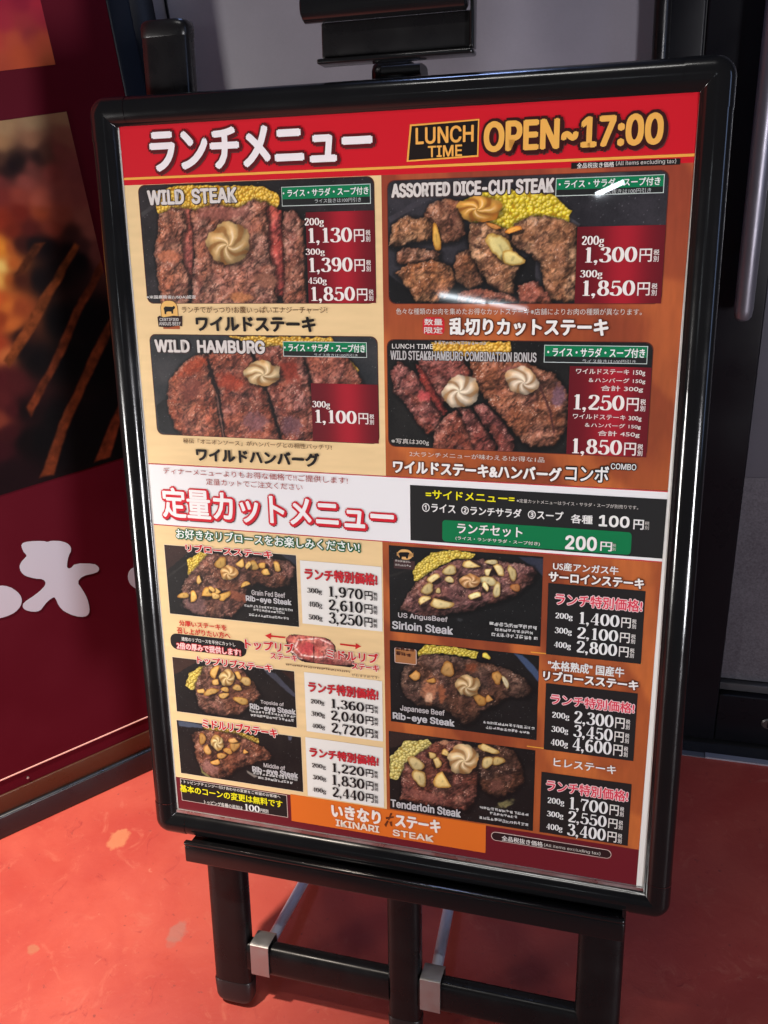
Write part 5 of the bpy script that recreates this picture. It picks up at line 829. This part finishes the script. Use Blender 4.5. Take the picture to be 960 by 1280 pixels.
    ('photo', 'dish_photo', -3.59, 84.64, 169.47, 189.97, 0, 'photo of a tenderloin steak with corn and garlic', [('fill', [(-9.51, 198.5), (187.24, 212.92), (191.61, 81.69), (-12.06, 44.21)], (24, 20, 20), (38, 32, 30), 20), ('fill', [(-3.15, 190.17), (62.68, 190.46), (22.49, 177.7), (-2.41, 167.04)], (56, 40, 36), (70, 50, 44), 20), ('corn', [(-3.0, 126.82), (-2.58, 155.29), (16.08, 179.07), (43.78, 185.42), (54.3, 175.5), (28.77, 160.08), (13.53, 141.31), (6.82, 124.83)], 10, (226, 206, 110)), ('meat', [(95.9, 181.7), (120.26, 192.09), (144.54, 186.72), (154.94, 170.33), (157.5, 148.07), (145.75, 132.39), (127.61, 120.09), (108.9, 128.59), (100.36, 150.36)], (70, 46, 38), (106, 74, 62), (36, 24, 22), 0.9), ('meat', [(11.25, 131.49), (15.77, 148.72), (33.08, 165.38), (54.31, 184.67), (83.46, 188.94), (100.1, 173.24), (104.54, 146.42), (102.8, 118.24), (92.54, 97.64), (64.98, 97.62), (32.69, 96.86), (9.81, 100.18)], (104, 52, 44), (146, 90, 78), (54, 28, 26), 0.9), ('blob', (37.08, 109.57), [0.03902, -0.00924, -0.01729, -0.13441], (140, 84, 74)), ('blob', (125.24, 138.23), [0.09795, 0.0017, 0.01764, -0.10815], (112, 70, 60)), ('blob', (135.93, 114.52), [0.07255, 0.0261, 0.10746, -0.18208], (150, 140, 90)), ('blob', (63.74, 183.77), [0.18444, 0.00045, 0.03581, -0.24263], (222, 160, 120)), ('chip', (29.35, 150.83), [0.08679, -0.0353, -0.04013, -0.11321], (230, 196, 122)), ('chip', (33.97, 132.77), [0.1203, 0.02991, 0.03714, -0.08184], (230, 196, 122)), ('chip', (62.78, 134.59), [0.09367, -0.02911, -0.01725, -0.07138], (230, 196, 122)), ('chip', (54.3, 156.56), [0.13769, -0.04362, -0.03528, -0.1441], (230, 196, 122)), ('chip', (126.72, 170.03), [0.14517, 0.00252, 0.02427, -0.15731], (230, 196, 122)), ('chip', (114.55, 166.34), [0.1633, 0.00239, 0.0187, -0.12153], (230, 196, 122)), ('chip', (47.96, 165.32), [0.16898, -0.00041, 0.03647, -0.2399], (230, 196, 122)), ('chip', (64.81, 169.72), [0.18338, 0.00072, 0.02966, -0.19712], (230, 196, 122)), ('chip', (116.32, 184.75), [0.08992, -0.02679, -0.03527, -0.13919], (230, 196, 122)), ('butter', (86.12, 165.39), [0.05382, 0.00042, 0.00793, -0.05162], (238, 204, 150))]),
    ('text', 'Tenderloin Steak', -2.46, 88.14, 86.87, 10.82, 'silver_b'),
    ('marks', '', 106.61, 103.88, 57.1, 4.84, 'white_marks'),
    ('marks', '', 118.82, 98.45, 32.83, 4.44, 'white_marks'),
    ('marks', '', 106.41, 90.47, 58.36, 4.88, 'white_marks'),
    ('part', 'dish_title', 17.67, 217.7, 18.04, 217.26, None, 0.5, 0, 'white tenderloin steak name', None),
    ('text', 'ヒレステーキ', 190.32, 173.82, 68.73, 10.63, 'white_b'),
    ('part', 'price_card', 177.13, 84.92, 276.45, 163.96, (30, 28, 28), 0.7, 0, 'black price card beside the tenderloin photo', None),
    ('text', 'ランチ特別価格!', 183.24, 141.34, 90.22, 14.29, 'special_dark'),
    ('serif', '200g', 185.13, 125.62, 19.06, 7.4, 'white'),
    ('serif', '1,700', 210.09, 122.04, 42.5, 15.5, 'white'),
    ('text', '円', 254.41, 122.04, 10.02, 13.33, 'white_thin'),
    ('text', '税\n別', 265.64, 122.04, 4.55, 12.4, 'white_thin'),
    ('serif', '300g', 185.0, 108.26, 18.81, 7.08, 'white'),
    ('serif', '2,550', 209.05, 105.12, 42.93, 14.47, 'white'),
    ('text', '円', 253.82, 105.12, 10.12, 12.44, 'white_thin'),
    ('text', '税\n別', 265.17, 105.12, 4.6, 11.58, 'white_thin'),
    ('serif', '400g', 184.86, 91.12, 18.55, 7.53, 'white'),
    ('serif', '3,400', 208.7, 87.34, 43.14, 15.39, 'white'),
    ('text', '円', 253.69, 87.34, 10.17, 13.24, 'white_thin'),
    ('text', '税\n別', 265.09, 87.34, 4.62, 12.31, 'white_thin'),
    ('part', 'tax_note', 120.6, 63.82, 259.3, 75.75, (40, 20, 22), 0.6, 6, 'dark rounded tax note near the bottom right corner', 'line'),
    ('text', '全品税抜き価格', 133.45, 66.12, 48.29, 6.88, 'white_b2'),
    ('text', '(All items excluding tax)', 183.01, 66.6, 64.02, 5.1, 'white_thin2'),
]

poster = thing('menu_poster', 'red and beige lunch menu poster with steak photos and prices in the black frame', 'poster', B0, BROT)
V, F = boxvf(-.2972, .2972, .0302, .8690, -.0022, 0); mesh('paper_sheet', V, F, PAPER, poster)
def rr_poly(u0, v0, u1, v1, r):
    if r <= 0: return [(u0, v0), (u1, v0), (u1, v1), (u0, v1)]
    P = []
    for cx, cy, a0 in ((u1 - r, v0 + r, -90), (u1 - r, v1 - r, 0), (u0 + r, v1 - r, 90), (u0 + r, v0 + r, 180)):
        for i in range(7): a = math.radians(a0 + 15 * i); P.append((cx + r * math.cos(a), cy + r * math.sin(a)))
    return P
def flat(name, P, col, z, parent, **kw):
    return mesh(name, [(p[0] / 1000, p[1] / 1000, z / 1000) for p in P], [tuple(range(len(P)))], ink(col), parent, **kw)
def rlimit(v):  # the right print edge runs slightly askew inside the frame, so white paper shows beside it
    return 296.6 - (866 - v) / 866 * 8.4
def tex_beige(x, y):
    C = np.zeros(x.shape + (3,)) + np.array([241, 208, 154.]); f = fbm(x * .2, y * 1.6, .12, 4, 2); return C * (.95 + .08 * f)[..., None]
def tex_brown(x, y):
    a = np.array([182, 92, 46.]); b2 = np.array([150, 70, 40.]); f = sm(.35, .7, fbm(x, y * .35, .018, 4, 6))[..., None]; C = a * (1 - f) + b2 * f
    t = sm(560, 840, y)[..., None]; C = C * (1 - t) + np.array([158, 68, 46.]) * t
    s_ = sm(.72, .9, np.abs(np.sin((x + y * .55) * .021 + 2 * fbm(x, y, .01, 2, 3)))) ** 2; C = C + s_[..., None] * np.array([26, 20, 8.])
    return C * (.89 + .1 * fbm(x * 1.6, y * .3, .2, 3, 8))[..., None]
def tex_redgrad(u0, u1):
    def f(x, y):
        t = np.exp(-(((x - (u0 * .45 + u1 * .55)) / ((u1 - u0) * .27)) ** 2))[..., None]; return np.array([98, 14, 26.]) * (1 - t) + np.array([168, 26, 42.]) * t
    return f
STY = dict(
 title=((244, 236, 238), .042, (92, 10, 18), 2.6, .5), gold_bold=((244, 176, 84), .030, None, 0, 0), gold_title=((240, 178, 84), .050, (56, 14, 14), 3.0, .6),
 white_b2=((232, 228, 222), .012, None, 0, 0), white_thin2=((214, 208, 200), 0, None, 0, 0), white_thin=((232, 228, 222), .012, None, 0, 0), white_b=((238, 236, 232), .022, None, 0, 0), white_bb=((240, 238, 234), .045, None, 0, 0),
 white_bold=((244, 240, 234), .040, (96, 44, 26), .9, .3), dish=((222, 214, 208), .055, (74, 58, 56), .7, .3), dish_thin=((196, 192, 190), .022, (60, 50, 50), .5, .2),
 cream=((244, 234, 228), 0, None, 0, 0), cream_thin=((240, 228, 222), .012, None, 0, 0), cream_b=((236, 222, 216), .014, None, 0, 0), cream_bb=((246, 228, 208), .045, None, 0, 0),
 banner=((238, 242, 238), .020, None, 0, 0), banner_small=((196, 200, 198), 0, None, 0, 0), brown_thin=((110, 78, 44), .006, None, 0, 0), black_bold=((26, 20, 18), .050, None, 0, 0),
 combo=((238, 236, 232), .020, (24, 20, 20), 1.1, 0), combo_s=((230, 226, 220), .02, (24, 20, 20), .8, 0), red_thin=((172, 72, 66), .0, None, 0, 0),
 red_outline=((246, 242, 240), .022, (212, 24, 44), 2.6, .7), yellow_b=((240, 232, 30), .024, None, 0, 0), green_outline=((240, 244, 238), .020, (20, 96, 58), 1.3, .3),
 red_white=((208, 26, 36), .034, (240, 226, 214), .8, .1), red_w2=((208, 32, 38), .036, (240, 226, 214), .6, 0), red_b=((206, 44, 36), .026, None, 0, 0), pink_b=((244, 220, 216), .022, (214, 60, 64), .8, 0),
 special=((212, 44, 54), .020, (150, 40, 46), .35, .25), special_dark=((226, 60, 84), .018, (246, 214, 214), .8, 0),
 ink=((28, 24, 24), 0, None, 0, 0), ink_thin=((34, 30, 30), .012, None, 0, 0), ink_thin2=((70, 50, 40), 0, None, 0, 0), white=((236, 236, 234), 0, None, 0, 0), white_marks=((206, 206, 204), 0, None, 0, 0), grey_marks=((186, 178, 172), 0, None, 0, 0), ink_marks=((96, 72, 54), 0, None, 0, 0), seal_marks=((70, 34, 24), 0, None, 0, 0),
 silver=((198, 192, 192), .024, None, 0, 0), silver_b=((200, 198, 200), .040, None, 0, 0), brush=((248, 236, 226), .045, None, 0, 0),
)
# --- text: every different string becomes one outline mesh, measured and then fitted to its printed box
def _key(s, st): return s
SANS = None
try: SANS = bpy.data.fonts.load(bpy.utils.resource_path('LOCAL') + '/datafiles/fonts/Inter.woff2')  # ships inside Blender; the default face is used if it is absent
except Exception: pass
tmp = bpy.data.collections.new('tmp'); COL.children.link(tmp)
fonts = {}
for it in LAYOUT:
    if it[0] == 'text' and _key(it[1], it[6]) not in fonts:
        c = bpy.data.curves.new('t', 'FONT'); c.body = it[1]; c.resolution_u = 3
        if SANS and not any(ord(q) > 0x2000 for q in it[1]): c.font = SANS
        if '\n' in it[1]: c.space_line = 1.05
        o = bpy.data.objects.new('t', c); tmp.objects.link(o); fonts[_key(it[1], it[6])] = o
dg = bpy.context.evaluated_depsgraph_get()
for k, o in list(fonts.items()):
    me = bpy.data.meshes.new_from_object(o.evaluated_get(dg)); n = len(me.vertices); co = np.empty(n * 3, 'f'); me.vertices.foreach_get('co', co); co = co.reshape(-1, 3)[:, :2]
    fonts[k] = (co, [tuple(p.vertices) for p in me.polygons]); bpy.data.meshes.remove(me)
for o in list(tmp.objects):
    c = o.data; bpy.data.objects.remove(o); bpy.data.curves.remove(c)
COL.children.unlink(tmp); bpy.data.collections.remove(tmp)
def style_mesh(name, shape, u, v, w, h, sty, parent, zf=1.7, it_lines=1):
    co, polys = shape; lo = co.min(0); hi = co.max(0); P = (co - lo) / np.maximum(hi - lo, 1e-6) * np.array([w, h]) + np.array([u, v])
    col, bold, oc, orad, shd = STY[sty]; V = []; nl = max(it_lines, 1); br = bold * h / nl / .85
    if br > 0:
        bx = min(br, w * .2); P = (P - np.array([u + w / 2, v + h / 2])) * np.array([(w - 2 * bx) / w, (h - 2 * br * .6) / h]) + np.array([u + w / 2, v + h / 2])
    V = []; F = []; M = []; n = len(P)
    layers = []
    if oc is not None:
        for i in range(10):
            a = 2 * math.pi * i / 10; layers.append(((orad + br) * math.cos(a) + shd, (orad + br) * math.sin(a) - shd, 1.40 + .012 * i, 1))
    if shd >= .5:
        for i in range(8):
            a = math.pi * i / 4; layers.append(((orad + br) * .9 * math.cos(a) + shd + 1.1, (orad + br) * .9 * math.sin(a) - shd - 1.3, 1.28 + .01 * i, 2))
    if br > 0:
        for i in range(6): a = math.pi * (i + .5) / 3; layers.append((br * math.cos(a), br * math.sin(a) * .8, zf - .06 + .01 * i, 0))
    layers.append((0, 0, zf, 0))
    for dx, dy, z, mi in layers:
        b0 = len(V); V += [((p[0] + dx) / 1000, (p[1] + dy) / 1000, z / 1000) for p in P]; F += [tuple(i + b0 for i in f) for f in polys]; M += [mi] * len(polys)
    me = bpy.data.meshes.new(name); me.from_pydata(V, [], F); me.materials.append(ink(col))
    if oc is not None: me.materials.append(ink(oc))
    if shd >= .5: me.materials.append(ink((88, 44, 44)))
    me.polygons.foreach_set('material_index', M); me.update(); return link(name, me, parent)
# --- high contrast roman figures drawn with a broad nib
def ell(cx, cy, rx, ry, n=22): return [(cx + rx * math.cos(2 * math.pi * i / n), cy + ry * math.sin(2 * math.pi * i / n)) for i in range(n + 1)]
def cr(P, n=5):
    P = [P[0]] + list(P) + [P[-1]]; R = []
    for i in range(1, len(P) - 2):
        for k in range(n):
            t = k / n; R.append(tuple(.5 * ((2 * P[i][j]) + (-P[i - 1][j] + P[i + 1][j]) * t + (2 * P[i - 1][j] - 5 * P[i][j] + 4 * P[i + 1][j] - P[i + 2][j]) * t * t + (-P[i - 1][j] + 3 * P[i][j] - 3 * P[i + 1][j] + P[i + 2][j]) * t ** 3) for j in (0, 1)))
    R.append(P[-1]); return R
GL_ = {
 '0': (.60, [(ell(.30, .5, .205, .465), None)]),
 '1': (.50, [([(.27, 0), (.27, 1)], .085), ([(.10, .02), (.44, .02)], .025), ([(.27, .95), (.12, .86)], .035)]),
 '2': (.58, [(cr([(.12, .74), (.16, .9), (.30, .965), (.44, .88), (.46, .70), (.34, .45), (.18, .22), (.09, .07)]), None), ([(.08, .065), (.50, .065)], .065), ([(.50, .05), (.53, .24)], .02)]),
 '3': (.58, [(cr([(.12, .80), (.18, .93), (.30, .97), (.42, .89), (.43, .72), (.34, .58), (.22, .53)]), None), (cr([(.22, .53), (.38, .49), (.48, .36), (.47, .16), (.36, .04), (.22, .03), (.11, .10), (.09, .22)]), None)]),
 '4': (.60, [([(.38, 1), (.05, .28)], .025), ([(.04, .27), (.56, .27)], .035), ([(.40, 0), (.40, 1)], .08), ([(.26, .02), (.52, .02)], .022)]),
 '5': (.58, [([(.15, .92), (.47, .92)], .055), ([(.14, .94), (.12, .50)], .022), (cr([(.12, .50), (.24, .61), (.38, .58), (.48, .42), (.47, .18), (.36, .04), (.22, .03), (.11, .10), (.09, .22)]), None)]),
 '6': (.60, [(cr([(.46, .84), (.38, .95), (.27, .93), (.15, .76), (.11, .52), (.11, .34)]), None), (ell(.31, .30, .18, .275), None)]),
 '7': (.56, [([(.07, .92), (.51, .92)], .06), (cr([(.50, .90), (.36, .62), (.27, .34), (.24, 0)]), .06), ([(.08, .9), (.06, .72)], .02)]),
 '8': (.60, [(ell(.30, .745, .155, .225), None), (ell(.30, .265, .195, .245), None)]),
 '9': (.60, [(cr([(.14, .16), (.22, .05), (.33, .07), (.45, .24), (.49, .48), (.49, .66)]), None), (ell(.29, .70, .18, .275), None)]),
 ',': (.26, [(ell(.10, .06, .045, .05, 10), .05), ([(.14, .06), (.12, -.10), (.06, -.16)], .03)]),
 'g': (.54, [(ell(.25, .42, .15, .19), None), (ell(.25, -.10, .18, .13), None), ([(.36, .58), (.48, .62)], .035), ([(.16, .26), (.14, .08)], .04)]),
}
_glc = {}
def serif_shape(s, fat=1.):
    if s in _glc: return _glc[s]
    V = []; F = []; x = 0; zi = []
    for ch in s:
        wd, strokes = GL_[ch]
        for k, (P, wfix) in enumerate(strokes):
            P = [np.array(p, float) for p in P]; closed = np.allclose(P[0], P[-1]); b0 = len(V); n = len(P)
            for i in range(n):
                a = P[i - 1] if i else (P[-2] if closed else P[0]); c = P[i + 1] if i < n - 1 else (P[1] if closed else P[-1])
                t = c - a; t = t / (np.linalg.norm(t) + 1e-9); nr = np.array([-t[1], t[0]]); hw = wfix if wfix else .028 + .058 * abs(t[1]) ** 1.4
                for sgn in (-1, 1): q = P[i] + nr * hw * sgn; V.append((q[0] + x, q[1])); zi.append(k)
            for i in range(n - 1): F.append((b0 + 2 * i, b0 + 2 * i + 2, b0 + 2 * i + 3, b0 + 2 * i + 1))
        x += wd
    _glc[s] = (np.array(V), F, x, np.array(zi)); return _glc[s]
def serif(name, s, u, v, w, h, sty, parent):
    co, polys, adv, zi = serif_shape(s); x0 = co[:, 0].min(); x1 = co[:, 0].max()
    V = [((u + (p[0] - x0) / (x1 - x0) * w) / 1000, (v + p[1] * h) / 1000, (1.7 + .02 * z) / 1000) for p, z in zip(co, zi)]
    return mesh(name, V, polys, ink(STY[sty][0]), parent)
def marks(u, v, w, h, sty, parent):
    r = np.random.RandomState(int(abs(u * 13 + v * 7)) % 9999); V = []; F = []; x = u; cw = h * .92
    while x < u + w - cw * .5:
        for k in range(r.randint(5, 8)):
            hz = r.rand() < .55; th = h * .125; L_ = cw * (.45 + .45 * r.rand())
            ox = x + r.rand() * max(cw * .9 - (L_ if hz else th), 0); oy = v + h * .06 + r.rand() * max(h * .88 - (th if hz else L_), 0); a, c = (L_, th) if hz else (th, L_ * .9)
            b0 = len(V); z = (1.7 + .012 * k) / 1000; V += [(ox / 1000, oy / 1000, z), ((ox + a) / 1000, oy / 1000, z), ((ox + a) / 1000, (oy + c) / 1000, z), (ox / 1000, (oy + c) / 1000, z)]; F.append((b0, b0 + 1, b0 + 2, b0 + 3))
        x += cw
    return mesh('fine_print', V, F, ink(STY[sty][0]), parent)
cur = poster; npart = 0
for it in LAYOUT:
    k = it[0]
    if k in ('part', 'sub'):
        _, nm, u0, v0, u1, v1, col, z, rad, lab, tex = it
        if k == 'part' and col is None: cur = poster; continue
        par = poster if k == 'part' else cur; kw = dict(label=lab) if lab else {}
        if u1 > 290: u1 = 1e3
        def PP(e=0):
            P = rr_poly(u0 + e, v0 + e, (u1 if u1 < 900 else 0) - e, v1 - e, rad - e if rad else 0)
            if u1 > 900: P = [(u0, v0), (rlimit(v0), v0), (rlimit(v1), v1), (u0, v1)]
            return P
        if tex in ('beige', 'brown', 'redgrad'):
            fn = {'beige': tex_beige, 'brown': tex_brown}.get(tex) or tex_redgrad(u0, u1); ue = u1 if u1 < 900 else 297
            o = grid_mesh(nm, u0, v0, ue, v1, 1.5 if tex != 'beige' else 2.5, fn, z, PHOTO, par, warp=rlimit if u1 > 900 else None, **kw)
        elif tex == 'line':
            o = flat(nm, PP(), (214, 190, 180), z, par, **kw); flat('inner_fill', PP(.8), col, z + .15, o)
        elif tex == 'emblem':
            w = u1 - u0; o = flat(nm, rr_poly(u0 + w * .08, v0 + 4, u1 - w * .12, v1, 9), (120, 66, 30), z, par, **kw)
            flat('emblem_fill', rr_poly(u0 + w * .08 + .7, v0 + 4.7, u1 - w * .12 - .7, v1 - .7, 8.3), (242, 190, 108), z + .15, o); flat('emblem_foot', rr_poly(u0 + w * .14, v0 + .5, u1 - w * .1, v0 + 7, 0), (170, 84, 44), z + .08, o)
        else: o = flat(nm, PP(), col, z, par, **kw)
        if k == 'part': cur = o
    elif k == 'poly': flat(it[1], it[2], it[3], it[4], cur)
    elif k == 'photo':
        _, nm, u0, v0, u1, v1, rad, lab, feats = it; npart += 1; big = rad > 0
        keep = None
        if rad > 0:
            def keep(x, y, u0=u0, v0=v0, u1=u1, v1=v1, r=rad):
                dx = np.maximum(np.maximum(u0 + r - x, x - (u1 - r)), 0); dy = np.maximum(np.maximum(v0 + r - y, y - (v1 - r)), 0); return np.hypot(dx, dy) <= r + .05
        if rad < 0:
            P0 = feats[0][1]; P1 = feats[1][1]
            def keep(x, y): return (sdf(P0, x, y) > -.6) | (seg_d(P1, x, y) < 2.0)
        o = grid_mesh(nm, u0, v0, u1, v1, .72 if big else .66, lambda x, y: paint(x, y, .72 if big else .66, feats, npart * 3), .6, PHOTO, poster, keep=keep, label=lab); cur = o
        if rad > 0: # thin dark printed rim
            flat('photo_rim', rr_poly(u0 - .7, v0 - .7, u1 + .7, v1 + .7, rad + .7), (92, 40, 30), .5, o)
        elif rad == 0: flat('photo_rim', rr_poly(u0 - .7, v0 - .7, u1 + .7, v1 + .7, 0), (238, 214, 180), .5, o) if u1 < 0 else None
    elif k == 'text': style_mesh('lettering', fonts[_key(it[1], it[6])], it[2], it[3], it[4], it[5], it[6], cur, it_lines=1 + it[1].count('\n'))
    elif k == 'serif': serif('price_figures' if 'g' not in it[1] else 'weight_figures', it[1], it[2], it[3], it[4], it[5], it[6], cur)
    elif k == 'marks': marks(it[2], it[3], it[4], it[5], it[6], cur)
